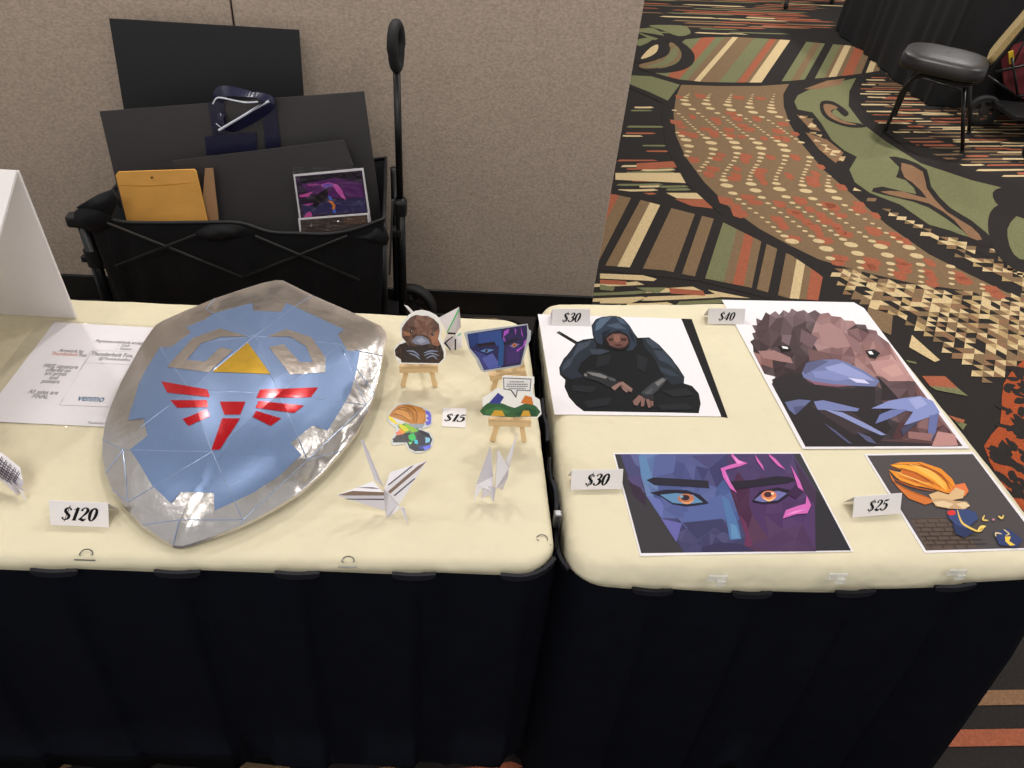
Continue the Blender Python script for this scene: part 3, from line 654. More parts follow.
a.p((131, 142, 194), [(625, 436), (690, 408), (740, 398), (805, 390), (850, 408), (876, 450), (835, 468), (770, 490), (745, 497), (778, 448), (700, 436)]).p((108, 117, 167), [(700, 440), (760, 440), (700, 470), (640, 492), (656, 458)]).p((154, 163, 208), [(760, 402), (805, 392), (830, 420), (790, 440)]).p((100, 109, 160), [(838, 462), (872, 455), (862, 520), (842, 556), (832, 520)]).p((67, 67, 92), [(770, 490), (800, 482), (740, 535), (732, 510)])
a.p((183, 136, 131), [(868, 520), (930, 530), (942, 572), (846, 574)]).p((144, 104, 102), [(760, 520), (850, 528), (842, 556), (760, 545)])
a.p((20, 17, 19), [(604, 224), (635, 219), (658, 234), (640, 254), (616, 248)]).p((240, 238, 240), [(612, 228), (626, 226), (634, 238), (620, 238)]).p((27, 22, 24), [(285, 208), (320, 205), (335, 222), (300, 228)]).p((236, 232, 234), [(297, 208), (318, 211), (322, 219), (302, 216)])
a.mb.build('printed_animal', M['print'], pr)
# --- close-up eyes print
ec = lambda pts: crop(600, 440, .2539, pts)
def eyes_art(a, bd=True):
    a.p((60, 58, 62), [(58, 57), (788, 55), (988, 436), (162, 447)])
    a.p((73, 73, 113), [(80, 58), (150, 58), (168, 180), (112, 150)]).p((92, 98, 144), [(120, 60), (150, 58), (160, 110), (140, 100)]).p((82, 72, 114), [(105, 150), (150, 140), (178, 210), (150, 200)]).p((57, 43, 61), [(110, 165), (160, 190), (178, 225), (182, 265), (135, 225)])
    z = [(150, 57), (500, 57), (520, 200), (560, 300), (575, 380), (560, 442), (330, 443), (240, 310), (182, 220), (160, 140)]
    def bc(x, y):
        if y > 320: return (68, 67, 104)
        if x < 230: return (93, 115, 160)
        if y < 160: return (78, 83, 130) if x < 400 else (69, 67, 110)
        return (81, 92, 142) if x < 470 else (75, 92, 143)
    a.facets(z, bc, 46, 11, 9)
    z2 = [(498, 57), (760, 57), (850, 200), (850, 440), (558, 442), (575, 380), (545, 300), (512, 200)]
    def rc(x, y):
        if y > 330: return (79, 56, 89) if x > 620 else (84, 56, 80)
        if x < 600 and y > 150: return (74, 43, 71)
        return (79, 54, 96) if y > 150 else (74, 60, 99)
    a.facets(z2, rc, 34, 13, 5)
    a.p((48, 46, 52), [(845, 200), (868, 215), (985, 434), (848, 438)]).p((66, 47, 73), [(760, 70), (850, 205), (848, 260), (800, 200)])
    a.p((94, 129, 170), [(152, 64), (178, 60), (205, 150), (185, 178), (162, 140)]).p((99, 108, 168), [(180, 220), (235, 235), (250, 262), (246, 312)]).p((100, 98, 162), [(240, 312), (322, 330), (300, 404)]).p((86, 97, 148), [(215, 62), (300, 62), (290, 130), (205, 148)])
    a.p((84, 98, 151), [(330, 290), (430, 235), (480, 215), (520, 300), (480, 318), (325, 326)]).p((60, 59, 94), [(325, 328), (480, 312), (520, 380), (450, 345), (385, 392)])
    a.p((80, 113, 161), [(478, 220), (505, 235), (545, 340), (556, 392), (510, 396), (500, 330)]).p((94, 137, 178), [(512, 330), (535, 340), (550, 388), (518, 392)]).p((101, 51, 83), [(545, 290), (575, 330), (600, 420), (565, 430), (572, 380)]).p((57, 52, 84), [(400, 425), (470, 405), (560, 412), (610, 440), (400, 442)])
    a.p((43, 40, 53), [(183, 160), (212, 149), (425, 163), (430, 192), (320, 185), (215, 180)]).p((40, 35, 48), [(512, 166), (600, 160), (690, 145), (745, 148), (775, 160), (740, 172), (650, 182), (530, 197)])
    a.p((38, 35, 50), [(196, 210), (260, 198), (340, 200), (392, 218), (428, 252), (410, 256), (340, 264), (285, 255), (240, 225)]).p((94, 135, 173), [(235, 218), (300, 212), (365, 218), (405, 248), (340, 256), (285, 250)])
    a.dot((177, 112, 83), (338, 233), 33, 19).dot((49, 40, 47), (335, 230), 17, 11).dot((116, 162, 184), (320, 226), 7, 5).line((223, 151, 100), [(318, 246), (345, 252), (368, 240)], 7)
    a.p((36, 30, 45), [(596, 245), (630, 203), (700, 190), (748, 200), (740, 222), (700, 250), (640, 254)]).p((110, 110, 164), [(606, 240), (640, 210), (700, 203), (736, 213), (700, 240), (640, 248)])
    a.dot((212, 123, 88), (664, 222), 31, 20).dot((67, 42, 52), (660, 218), 16, 11).dot((243, 209, 167), (678, 214), 6, 5).line((244, 189, 130), [(640, 230), (665, 242), (690, 228)], 7)
    a.p((61, 37, 70), [(735, 215), (770, 180), (800, 205), (770, 235)])
    for q in ([(520, 57), (545, 82), (580, 95), (552, 106), (492, 122), (510, 165), (537, 211), (512, 195), (484, 150), (474, 115), (510, 102), (536, 95), (515, 65)], [(608, 60), (640, 105), (645, 125), (618, 88)], [(662, 57), (690, 78), (728, 120), (700, 106), (668, 72)], [(750, 102), (785, 165), (800, 205), (778, 190), (765, 150)], [(812, 222), (830, 260), (815, 292), (770, 296), (718, 313), (730, 280), (780, 262), (808, 255)]): a.p((205, 103, 178), q)
    for q in ([(524, 66), (545, 84), (568, 95), (540, 98)], [(482, 118), (500, 160), (520, 190), (506, 165)], [(728, 300), (760, 285), (810, 275), (770, 292)]): a.p((230, 139, 205), q)
    return a
pr = sheet('art_print', ec([(50, 52), (792, 50), (997, 440), (158, 458)]), 'wide art print of blue and purple eyes with orange irises', GP)
eyes_art(Art((0, 0, TZ+.0006), UP, ec, .0008)).mb.build('printed_eyes', M['print'], pr)
# --- dark print with an orange swirl of hair
oc = lambda pts: crop(840, 440, .1797, pts)
pr = sheet('art_print', oc([(133, 80), (740, 68), (1160, 608), (470, 630)]), 'dark art print with a big swoop of orange hair at the right edge', GP)
a = Art((0, 0, TZ+.0006), UP, oc, .0008)
a.p((78, 73, 74), [(150, 88), (738, 80), (1130, 600), (478, 616)])
a.p((92, 78, 70), [(390, 440), (560, 430), (700, 510), (760, 600), (480, 614)])
for r in range(7):
    yv = 440+r*24; x0 = 392+r*14
    a.p((66, 56, 52), [(x0, yv), (x0+250+r*15, yv-6), (x0+250+r*15, yv-2), (x0, yv+4)])
    for c in range(4):
        xx = x0+20+c*66+(33 if r % 2 else 0); a.p((66, 56, 52), [(xx, yv), (xx+5, yv), (xx+17, yv+23), (xx+12, yv+23)])
a.p((206, 116, 56), [(270, 180), (310, 250), (400, 290), (480, 320), (520, 350), (470, 365), (380, 330), (320, 270), (285, 225)])
a.p((226, 140, 48), [(275, 145), (330, 128), (450, 128), (560, 165), (620, 220), (642, 262), (600, 302), (500, 275), (400, 255), (310, 215), (268, 170), (330, 185), (345, 170)])
a.p((238, 168, 62), [(285, 150), (335, 135), (440, 140), (540, 190), (590, 250), (592, 290), (520, 230), (420, 180), (340, 165)]).p((244, 186, 84), [(400, 150), (480, 165), (560, 230), (585, 285), (520, 225), (450, 180)]).p((196, 104, 44), [(345, 165), (420, 195), (500, 240), (420, 240), (340, 195)]).p((232, 150, 56), [(290, 190), (360, 215), (450, 250), (510, 268), (420, 262), (330, 230)])
a.line((150, 76, 36), [(430, 135), (560, 200), (610, 280)], 9).line((150, 76, 36), [(330, 160), (430, 195), (520, 255)], 8).line((168, 86, 40), [(300, 225), (400, 265), (520, 290)], 8)
for L in ([(300, 140), (450, 150), (580, 220), (625, 270)], [(285, 160), (420, 190), (560, 270)], [(350, 140), (500, 170), (600, 250)], [(320, 205), (430, 245), (560, 290)], [(290, 235), (390, 290), (500, 330)]): a.line((178, 92, 40), L, 5)
for L in ([(380, 140), (500, 180), (585, 260)], [(310, 185), (400, 220), (500, 258)]): a.line((250, 200, 110), L, 6)
a.p((222, 120, 70), [(600, 300), (640, 255), (690, 245), (712, 290), (690, 320), (640, 310)]).p((214, 178, 132), [(490, 310), (540, 292), (600, 310), (640, 270), (690, 290), (680, 330), (600, 345), (510, 340)])
a.p((196, 160, 120), [(500, 335), (560, 330), (640, 345), (700, 350), (720, 372), (690, 392), (600, 388), (530, 375)]).p((222, 196, 156), [(515, 352), (570, 345), (628, 362), (600, 384), (540, 374)]).p((222, 196, 156), [(640, 362), (690, 352), (718, 374), (680, 390)])
a.p((60, 74, 118), [(590, 400), (640, 395), (700, 390), (750, 410), (765, 445), (700, 500), (640, 480), (600, 440)]).p((46, 56, 92), [(620, 470), (700, 500), (740, 520), (690, 550), (640, 530)]).p((56, 66, 108), [(850, 520), (930, 500), (1010, 560), (980, 605), (880, 590)])
a.dot((214, 60, 56), (616, 412), 24, 15).line((226, 190, 100), [(648, 395), (665, 450), (690, 480), (765, 515), (800, 490)], 12).line((240, 206, 110), [(762, 512), (780, 492), (806, 488)], 16)
a.line((228, 196, 110), [(800, 425), (790, 450), (820, 455)], 10).line((228, 196, 110), [(875, 430), (895, 442), (905, 425)], 12).dot((190, 130, 140), (848, 450), 8, 6).line((216, 192, 140), [(862, 545), (862, 525), (895, 530)], 9).line((216, 192, 140), [(905, 505), (935, 530), (915, 538)], 8).p((240, 200, 80), [(912, 545), (945, 545), (935, 570), (970, 592), (940, 596), (915, 572)])
a.mb.build('printed_hair', M['print'], pr)

# ------------------------------------------------------------------ price cards
def tent(text, px, label, tilt, hh, base=TZ+.0008, name='tent_card'):       # px: four corners of the front face, TL TR BR BL
    bl = G(px[3], base); br = G(px[2], base); br.z = bl.z
    ux = (br-bl).normalized(); back = Vector((-ux.y, ux.x, 0)); tl = math.radians(tilt)
    uy = (back*math.sin(tl)+UP*math.cos(tl)).normalized(); n = ux.cross(uy)
    wdt = (br-bl).length
    hgt = ((onP(px[0], bl, n)-bl).dot(uy)+(onP(px[1], bl, n)-bl).dot(uy))/2
    mb = MB(); th = n*-.0006
    mb.slab([bl, br, br+uy*hgt, bl+uy*hgt], th)
    uy2 = (back*math.sin(tl)-UP*math.cos(tl)).normalized()
    t0 = bl+uy*hgt; t1 = br+uy*hgt
    mb.slab([t0, t1, t1+uy2*(hgt-.0012), t0+uy2*(hgt-.0012)], back*-.0006)
    o = tag(mb.build(name, M['foam']), label, 'price card', 'folded price cards')
    h = hgt*hh; w = price_w(text, h); k = MB()
    price(k, text, bl+ux*((wdt-w)*.5)+uy*((hgt-h)*.5), ux, uy, h)
    k.build('price_lettering', M['ink'], o)
    return o
tent('$120', [(52.3, 499.7), (110, 503.6), (108.9, 527.5), (50.3, 525)], 'white folded price card reading $120 below the shield', 28, .52)
c7 = lambda pts: crop(530, 295, .2051, pts)
tent('$30', c7([(105, 66), (290, 68), (290, 152), (107, 149)]), 'white folded price card reading $30 on the hooded figure print', 28, .52, TZ+.0022)
tent('$40', c7([(865, 64), (1046, 66), (1044, 144), (865, 142)]), 'white folded price card reading $40 beside the animal print', 28, .50, TZ+.0022)
ek = lambda pts: crop(530, 290, .3776, pts)
tent('$30', ek([(108, 476), (246, 475), (244, 527), (108, 530)]), 'white folded price card reading $30 left of the eyes print', 28, .56, TZ+.0022)
tent('$25', oc([(78, 312), (344, 299), (334, 410), (70, 432)]), 'white folded price card reading $25 beside the orange hair print', 28, .50, TZ+.0022)
# the small card lies flat
q = [G(p, TZ+.0005) for p in [(443, 408.2), (466.5, 409), (465.5, 428), (441.8, 426.6)]]
o = tag(MB().slab(q, (0, 0, .0016)).build('price_card', M['foam']), 'small flat white price card reading $15 between the stickers', 'price card')
ux = (q[2]-q[3]).normalized(); uy = UP.cross(ux); k = MB(); h = .0195
w_ = (q[2]-q[3]).length; price(k, '$15', q[3]+ux*((w_-price_w('$15', h))/2)+uy*.0135+Vector((0, 0, .0016)), ux, uy, h); k.build('price_lettering', M['ink'], o)
# ------------------------------------------------------------------ the shield: folded panels of foil and vinyl, domed, lying on the table
rim = [(275.7, 280.2), (283, 280.4), (313, 295.4), (341, 307.5), (360.4, 316), (380.7, 325.9), (385.6, 331.8), (386.3, 339), (382.5, 356), (379.5, 376), (374.5, 394), (367.5, 413), (356.7, 432), (342, 451), (323.3, 471.7), (300.4, 492.5), (273.3, 509), (256.7, 518), (240, 526), (215, 535.8), (190, 544), (182, 546), (173, 545.5), (163, 539.6), (142, 525), (124.4, 506), (111.9, 489.6), (105.6, 473), (102.5, 456), (102.5, 439.6), (105.6, 420.8), (111, 405), (121, 382), (131, 363.8), (141, 345.5), (151, 331), (155.6, 325), (163, 320.5), (188, 309.5), (214.7, 298.4), (243, 289), (262, 283)]
def rim_z(p): return TZ+.012+.040*(546-p[1])/266
node = {'A': (255, 336, .098), 'B': (212, 452, .082), 'C': (340, 344.5, .075), 'K': (160, 348, .080), 'X': (279, 394, .108), 'J': (190, 390, .106), 'D': (307.7, 460, .052), 'L': (123, 450, .040), 'M': (179, 520, .022), 'E': (366, 405, .036), 'Fo': (243, 520, .024), 'S': (140, 428, .062), 'T': (355, 350, .066), 'P': (128, 502, .022), 'N': (300, 303, .068), 'Q': (206, 309, .066)}
SC0 = (243, 392); nr = len(rim)
def rho(p):                                           # 0 at the boss, 1 at the rim, along the ray from the boss
    dx, dy = p[0]-SC0[0], p[1]-SC0[1]; L = math.hypot(dx, dy)
    if L < 1e-6: return 0, rim[0]
    for i in range(nr):
        a, b = rim[i-1], rim[i]; ex, ey = b[0]-a[0], b[1]-a[1]; den = dx*ey-dy*ex
        if abs(den) < 1e-9: continue
        t = ((a[0]-SC0[0])*ey-(a[1]-SC0[1])*ex)/den; u = ((a[0]-SC0[0])*dy-(a[1]-SC0[1])*dx)/den
        if t > 0 and -1e-6 <= u <= 1+1e-6: return min(1, 1/t), (SC0[0]+dx*t, SC0[1]+dy*t)
    return 1, p
def dome(p):
    r, q = rho(p)
    return rim_z(q)*r+(TZ+.028)*(1-r)+.088*(1-r**2.1)
def dome_n(p):
    a, b, c = G(p, dome(p)), G((p[0]+1.5, p[1]), dome((p[0]+1.5, p[1]))), G((p[0], p[1]-1.5), dome((p[0], p[1]-1.5)))
    n = (b-a).cross(c-a).normalized(); return n if n.z > 0 else -n
names = list(node); pts2 = [Vector(p) for p in rim]+[Vector(node[n][:2]) for n in names]
for n in names: node[n] = (*node[n][:2], dome(node[n][:2])-TZ)
ix = {n: nr+i for i, n in enumerate(names)}
edges = [(i, (i+1) % nr) for i in range(nr)]
creases = [(ix[a], ix[b]) for a, b in ('AX', 'XD', 'CX', 'XB', 'AJ', 'JS', 'KJ', 'JB', 'JX', 'AC', 'AK', 'AN', 'AQ', 'BD', 'BL', 'XE', 'SL', 'CE', 'DE')]+[(ix['B'], ix['Fo']), (ix['D'], ix['Fo']), (ix['C'], ix['N']), (ix['C'], ix['T']), (ix['B'], ix['M']), (ix['B'], ix['P']), (ix['L'], ix['P']), (ix['M'], ix['Fo']), (ix['K'], ix['S'])]
cv0, _, cf0, _, _, _ = geometry.delaunay_2d_cdt(pts2, edges+creases, [], 1, 1e-4)
pn = []                                               # tilt of each folded panel
for t in cf0:
    q = [G(cv0[i], dome(cv0[i])) for i in t]; n = (q[1]-q[0]).cross(q[2]-q[0]).normalized(); pn.append(([tuple(cv0[i]) for i in t], n if n.z > 0 else -n))
gpts = list(pts2); fine_e = []
for i, j in creases:                                  # creases follow the dome in short steps
    n = max(1, int((pts2[i]-pts2[j]).length/11)); prev = i
    for k in range(1, n): gpts.append(pts2[i].lerp(pts2[j], k/n)); fine_e.append((prev, len(gpts)-1)); prev = len(gpts)-1
    fine_e.append((prev, j))
for yy in range(286, 545, 13):
    for xx in range(104, 386, 13):
        q = (xx+(6 if (yy//13) % 2 else 0), yy)
        if inside(q, rim) and all((q[0]-z.x)**2+(q[1]-z.y)**2 > 40 for z in gpts): gpts.append(Vector(q))
cv, _, cf, _, _, _ = geometry.delaunay_2d_cdt(gpts, edges+fine_e, [], 1, 1e-4)
facets = [([tuple(cv[i]) for i in t], [G(cv[i], dome(cv[i])) for i in t]) for t in cf]
def panel_n(p):
    for q2, n in pn:
        if inside(p, q2): return n
    return dome_n(p)
def curve_normals(o, mix=.16):                        # panels bow gently: shade between the folded facet and the round dome
    me = o.data; nn = []; cache = {}
    org = ORG[o.parent.name]
    for f in me.polygons:
        c = proj(me.vertices[f.vertices[0]].co*0+sum((me.vertices[i].co for i in f.vertices), Vector())/len(f.vertices)+org)
        pnl = panel_n(c)
        for li in f.loop_indices:
            p = proj(me.vertices[me.loops[li].vertex_index].co+org)
            nn.append((dome_n(p)*(1-mix)+pnl*mix).normalized())
    me.polygons.foreach_set('use_smooth', [True]*len(me.polygons))
    me.normals_split_custom_set([tuple(n) for n in nn])
sh = thing('shield', G((245, 410), TZ), 'large domed silver-rimmed blue craft shield lying on the left table', 'shield')
def drape(mb, pts, off, smooth=0):                    # cut a flat motif along the folds and lay it on the facets
    if smooth: pts = cr(pts, smooth, True)
    tris = geometry.tessellate_polygon([[Vector((*p, 0)) for p in pts]])
    for t in tris:
        tri = [pts[i] for i in t]
        for q2, q3 in facets:
            out = clip_poly(tri, q2)
            if len(out) < 3: continue
            n = (q3[1]-q3[0]).cross(q3[2]-q3[0]).normalized()
            if n.z < 0: n = -n
            pp = [onP(p, q3[0], n)+n*off for p in out]
            if (pp[1]-pp[0]).cross(pp[-1]-pp[0]).z < 0: pp.reverse()
            mb.add(pp, [list(range(len(out)))])
mb = MB()
for q2, q3 in facets: mb.add(q3 if (q3[1]-q3[0]).cross(q3[2]-q3[0]).z > 0 else q3[::-1], [[0, 1, 2]])
curve_normals(mb.build('foil_face', M['foil'], sh)); mb = MB()
lip = [G(p, rim_z(p)) for p in rim]; ctr = sum(lip, Vector())/nr
lo = [v+(v-ctr).normalized()*.001-UP*.0045 for v in lip]; inn = [v+(ctr-v)*.04-UP*.004 for v in lip]
for i in range(nr):
    j = (i+1) % nr
    mb.add([lip[i], lip[j], lo[j], lo[i]], [[0, 1, 2, 3]]); mb.add([lo[i], lo[j], inn[j], inn[i]], [[0, 1, 2, 3]])
mb.build('foil_rim', M['foil'], sh)
s2 = lambda pts: crop(90, 270, .3778, pts)
s1 = lambda pts: crop(110, 320, .1823, pts)
field = s2([(430, 88), (432, 108), (505, 112), (520, 88), (590, 120), (672, 158), (656, 172), (682, 215), (714, 215), (706, 262), (690, 322), (662, 372), (628, 425), (588, 412), (531, 458), (560, 490), (545, 502), (500, 545), (430, 590), (330, 637), (328, 590), (240, 588), (215, 618), (165, 570), (130, 510)])+s1([(110, 712), (208, 635), (185, 540), (102, 552), (110, 510), (135, 440), (160, 350), (190, 288), (240, 205), (275, 150), (325, 158), (445, 70), (420, 40), (520, 0)])+s2([(330, 115)])
mb = MB(); drape(mb, field, .0008); curve_normals(mb.build('blue_field', M['blue'], sh))
# plain motifs of the same size and colours
mb = MB()
drape(mb, s2([(205, 258), (272, 182), (345, 156), (420, 178), (348, 178), (294, 196), (256, 240), (306, 244), (345, 206), (378, 214), (316, 272)]), .0014)
curve_normals(mb.build('silver_bracket', M['foil'], sh)); mb = MB()
drape(mb, s2([(468, 178), (520, 158), (586, 180), (622, 232), (622, 272), (530, 278), (474, 206), (512, 198), (556, 246), (590, 246), (572, 204), (530, 178)]), .0014)
curve_normals(mb.build('silver_bracket', M['foil'], sh))
mb = MB(); drape(mb, s2([(418, 194), (478, 277), (324, 271)]), .0015); curve_normals(mb.build('gold_triangle', M['gold'], sh))
mb = MB()
for q in ([(190, 296), (312, 318), (318, 338), (206, 326)], [(214, 346), (310, 346), (314, 364), (232, 366)], [(246, 396), (310, 370), (318, 388), (262, 414)],   # plain slanted bars
          [(604, 312), (450, 318), (440, 340), (584, 338)], [(566, 360), (446, 348), (438, 366), (540, 380)], [(506, 394), (440, 374), (430, 390), (478, 414)],
          [(344, 350), (412, 350), (398, 384), (356, 384)], [(350, 394), (398, 394), (344, 476), (322, 478)]): drape(mb, s2(q), .0015)
curve_normals(mb.build('red_emblem', M['red'], sh))
# taped creases; their pale colour stands in for highlights along the ridges
mb = MB()
def tape(pa, pb):
    n = 24; L = []
    for k in range(n+1):
        p = (pa[0]+(pb[0]-pa[0])*k/n, pa[1]+(pb[1]-pa[1])*k/n); L.append(G(p, dome(p))+UP*.0003)
    mb.tube(L, .0007, 6)
for a, b in ('AX', 'XD', 'XB', 'JS', 'JB', 'JX', 'BL', 'AC', 'BP', 'KJ', 'CX', 'XE', 'CE', 'AN', 'AQ', 'DE', 'AK', 'AJ', 'LP'): tape(node[a][:2], node[b][:2])
for a, b in (('B', 'Fo'), ('D', 'Fo'), ('M', 'Fo')): tape(node[a][:2], node[b][:2])
for a, p in (('M', (173, 545.5)), ('M', (142, 525)), ('P', (111.9, 489.6)), ('L', (102.5, 439.6)), ('E', (367.5, 413)), ('D', (342, 451)), ('T', (382.5, 356)), ('N', (313, 295.4)), ('Q', (214.7, 298.4)), ('Fo', (240, 526)), ('L', (105.6, 473)), ('C', (374.5, 394)), ('E', (374.5, 394))): tape(node[a][:2], p)
mb.build('crease_tape_highlight', M['crease'], sh)
# ------------------------------------------------------------------ information sheet in its clear protector
tl = G((54.7, 322.8), TZ); ax = (G((150, 328), TZ)-tl).normalized(); ay = UP.cross(ax)
SW, SH = .216, .286
fly = thing('information_sheet', tl+ax*.1-ay*.14, 'white printed information sheet in a clear sleeve half under the shield', 'paper sheet')
def fp(u, v, z=0): return tl+ax*u-ay*v+UP*z
MB().slab([fp(-.030, -.008, .0004), fp(SW+.004, -.008, .0004), fp(SW+.004, SH+.004, .0004), fp(-.030, SH+.004, .0004)], (0, 0, .0004)).build('clear_sleeve', M['film'], fly)
MB().slab([fp(0, 0, .001), fp(SW, 0, .001), fp(SW, SH, .001), fp(0, SH, .001)], (0, 0, .0005)).build('page', M['paper'], fly)
def uv(p):
    w = G(p, TZ+.0015)-tl; return (w.dot(ax), -w.dot(ay))
c8 = lambda x, y: (x*.1823, 300+y*.1823)
mb = MB()
def ln(text, cx, cy, h, col, al='CENTER', bold=.004):
    u, v = uv(c8(cx, cy)); type_line(mb, text, fp(u, v+h*.42, .0015), ax, ay, h*1.3, al, 0, col, bold, .66)
DG = (72, 72, 78)
ln('Payments methods accepted', 670, 232, .0098, DG); ln('-  Cash', 680, 250, .0088, DG); ln('-  Venmo', 680, 268, .0088, DG)
ln('Artwork by', 393, 280, .0108, DG); ln('Thunderbolt', 355, 297, .0108, (196, 112, 92)); ln('Fox', 455, 303, .0108, DG)
ln('Thunderbolt Fox, LLC', 650, 302, .0128, DG); ln('@Thunderboltfox', 630, 325, .0090, (110, 110, 116))
for t, x, y in (('FREE signature', 335, 365), ('offered on', 322, 386), ('art prints', 308, 405), ('and', 296, 427), ('posters', 280, 447)): ln(t, x, y, .0118, (96, 96, 102))
ln('All sales are', 240, 506, .0120, (104, 104, 110)); ln('FINAL', 222, 530, .0120, (104, 104, 110))
ln('venmo', 503, 540, .0190, (44, 98, 140), bold=.012); ln('Thunderbolt Fox', 540, 676, .0060, (120, 120, 124))
GO = (196, 180, 150)
def rule(a, b, w=.0008):
    p = fp(*uv(c8(*a)), .0015); q = fp(*uv(c8(*b)), .0015); d = (q-p).normalized(); e = UP.cross(d)*w/2
    mb.add([p-e, q-e, q+e, p+e], [[0, 1, 2, 3]], GO)
rule((505, 275), (325, 576)); rule((325, 576), (640, 590)); rule((505, 275), (860, 290)); rule((467, 345), (830, 358))
mb.build('printed_lettering', M['print'], fly)
# ------------------------------------------------------------------ folded white display board at the left edge
b0 = G((76.3, 318.5), TZ+.001); zr = TZ+.30
best = min((abs((EYE+ray((18, 172))*(yy/ray((18, 172)).y)).x-(b0.x+.004)), yy) for yy in [b0.y-.002*k for k in range(5, 150)])
rd = onY((18, 172), best[1])
def edge_miss(yf):
    f_ = Vector((rd.x, yf, b0.z)); k = [proj(rd.lerp(f_, t/40)) for t in range(41)]
    return min(abs(p[0])+abs(p[1]-240) for p in k)
fr = Vector((rd.x, min((edge_miss(rd.y-.01*k), rd.y-.01*k) for k in range(2, 60))[1], b0.z)); wv = Vector((-.40, .012, 0))
sg = thing('display_board', Vector((rd.x-.2, rd.y, b0.z)), 'tall folded white display board standing at the left end of the table', 'display board')
def panel(a, b, t):
    n = (b-a).cross(wv).normalized(); return MB().slab([a, b, b+wv, a+wv], n*t)
panel(b0, rd, -.005).build('back_panel', M['foam'], sg)
panel(fr, rd, .005).build('front_panel', M['foam'], sg)
nf = (rd-fr).cross(wv).normalized()
nf = nf if nf.y < 0 else -nf
MB().slab([fr.lerp(rd, .15)+nf*.0055+wv*.06, fr.lerp(rd, .86)+nf*.0055+wv*.06, fr.lerp(rd, .86)+nf*.0055+wv*.8, fr.lerp(rd, .15)+nf*.0055+wv*.8], nf*.0006).build('pasted_page', M['paper'], sg)

# ------------------------------------------------------------------ little easels with die-cut cards
def easel(fl_, fr_, shl, shr, shz, label, tilt, third=.045):
    a, b = G(fl_, TZ+.0006), G(fr_, TZ+.0006); mid = (a+b)/2
    ux = (b-a).normalized(); back = UP.cross(ux); up = (UP*math.cos(math.radians(tilt))+back*math.sin(math.radians(tilt))).normalized()
    e = thing('mini_easel', mid, label, 'easel', 'small wooden easels')
    H_ = .115
    for p, s in ((a, 1), (b, -1)):
        MB().bar(p+UP*.0005, p+up*H_+ux*s*(b-a).length*.40, .0085, .006, back).build('leg', M['wood'], e)
    n = ux.cross(up).normalized()                      # towards the viewer
    MB().bar(mid+back*.085+UP*.0035, mid+up*(H_*.96)+back*.005, .0075, .006, back).build('rear_leg', M['wood'], e)
    so = mid+up*shz-back*.003
    sl, sr = onP(shl, so, back), onP(shr, so, back)
    MB().bar(sl-back*.002, sr-back*.002, .016, .010, UP).build('shelf', M['wood'], e)
    MB().bar(mid+up*(H_*.8)-ux*.018+back*.003, mid+up*(H_*.8)+ux*.018+back*.003, .005, .007, back).build('crossbar', M['wood'], e)
    return so, n, ux, up, back
def cut_card(name, outline, o, n, back, label, border=(250, 248, 243)):
    oo = o+n*.0065
    pts = [onP(q, oo, n) for q in outline]
    mb = MB(); mb.slab(pts, -n*.0014, border)
    t = tag(mb.build(name, M['gloss']), label, 'sticker card', 'cutout cards on easels')
    return t, Art(oo, n, lambda q: q, .00025, .00002)
cd5 = lambda pts: crop(380, 295, .1758, pts)
cd6 = lambda pts: crop(370, 360, .1855, pts)
# furry animal card
so, n, ux, up, back = easel((402.8, 386.2), (435, 386.2), (399.5, 367.5), (438, 367), .034, 'small pale wooden easel holding the furry animal cutout', 14)
out = cd5([(140, 140), (165, 112), (200, 92), (240, 86), (280, 95), (320, 115), (345, 145), (352, 190), (345, 240), (360, 270), (376, 320), (372, 365), (350, 385), (335, 396), (110, 392), (85, 350), (76, 310), (105, 275), (128, 260), (112, 215), (118, 170)])
t, a = cut_card('cutout_card', out, so, n, back, 'brown furry animal cutout card with pale fuzzy edge on an easel')
a.conv = cd5
zone = [(150, 150), (175, 125), (205, 112), (240, 118), (270, 118), (305, 135), (335, 165), (340, 205), (330, 250), (345, 280), (362, 325), (362, 360), (335, 388), (122, 384), (118, 365), (88, 345), (84, 312), (110, 282), (150, 268), (125, 240), (124, 190)]
a.facets(zone, lambda x, y: (62, 46, 40) if y > 275 else ((150, 104, 80) if x > 290 and y > 200 else ((128, 92, 76) if 200 < x < 290 and y < 220 else (98, 70, 58))), 90, 31, 16)
a.p((168, 112, 80), [(132, 205), (170, 215), (175, 232), (140, 230)]).p((170, 116, 88), [(290, 230), (330, 220), (325, 262), (295, 275)]).p((134, 138, 160), [(178, 262), (205, 235), (240, 232), (275, 252), (285, 275), (240, 285), (200, 278)]).p((168, 172, 196), [(205, 258), (235, 240), (262, 262), (230, 276)]).p((52, 42, 40), [(120, 290), (230, 292), (300, 300), (290, 384), (125, 382)])
a.dot((30, 22, 20), (176, 206), 8).dot((30, 22, 20), (300, 222), 9).dot((230, 226, 220), (179, 204), 2.5).dot((230, 226, 220), (303, 220), 2.5)
for L in ([(150, 318), (190, 320), (225, 345)], [(165, 330), (205, 345), (228, 365)], [(250, 330), (285, 318), (330, 320)], [(250, 345), (290, 330), (335, 345)], [(262, 360), (300, 345), (325, 365)]): a.line((142, 152, 180), L, 8)
a.mb.build('printed_animal', M['gloss'], t)
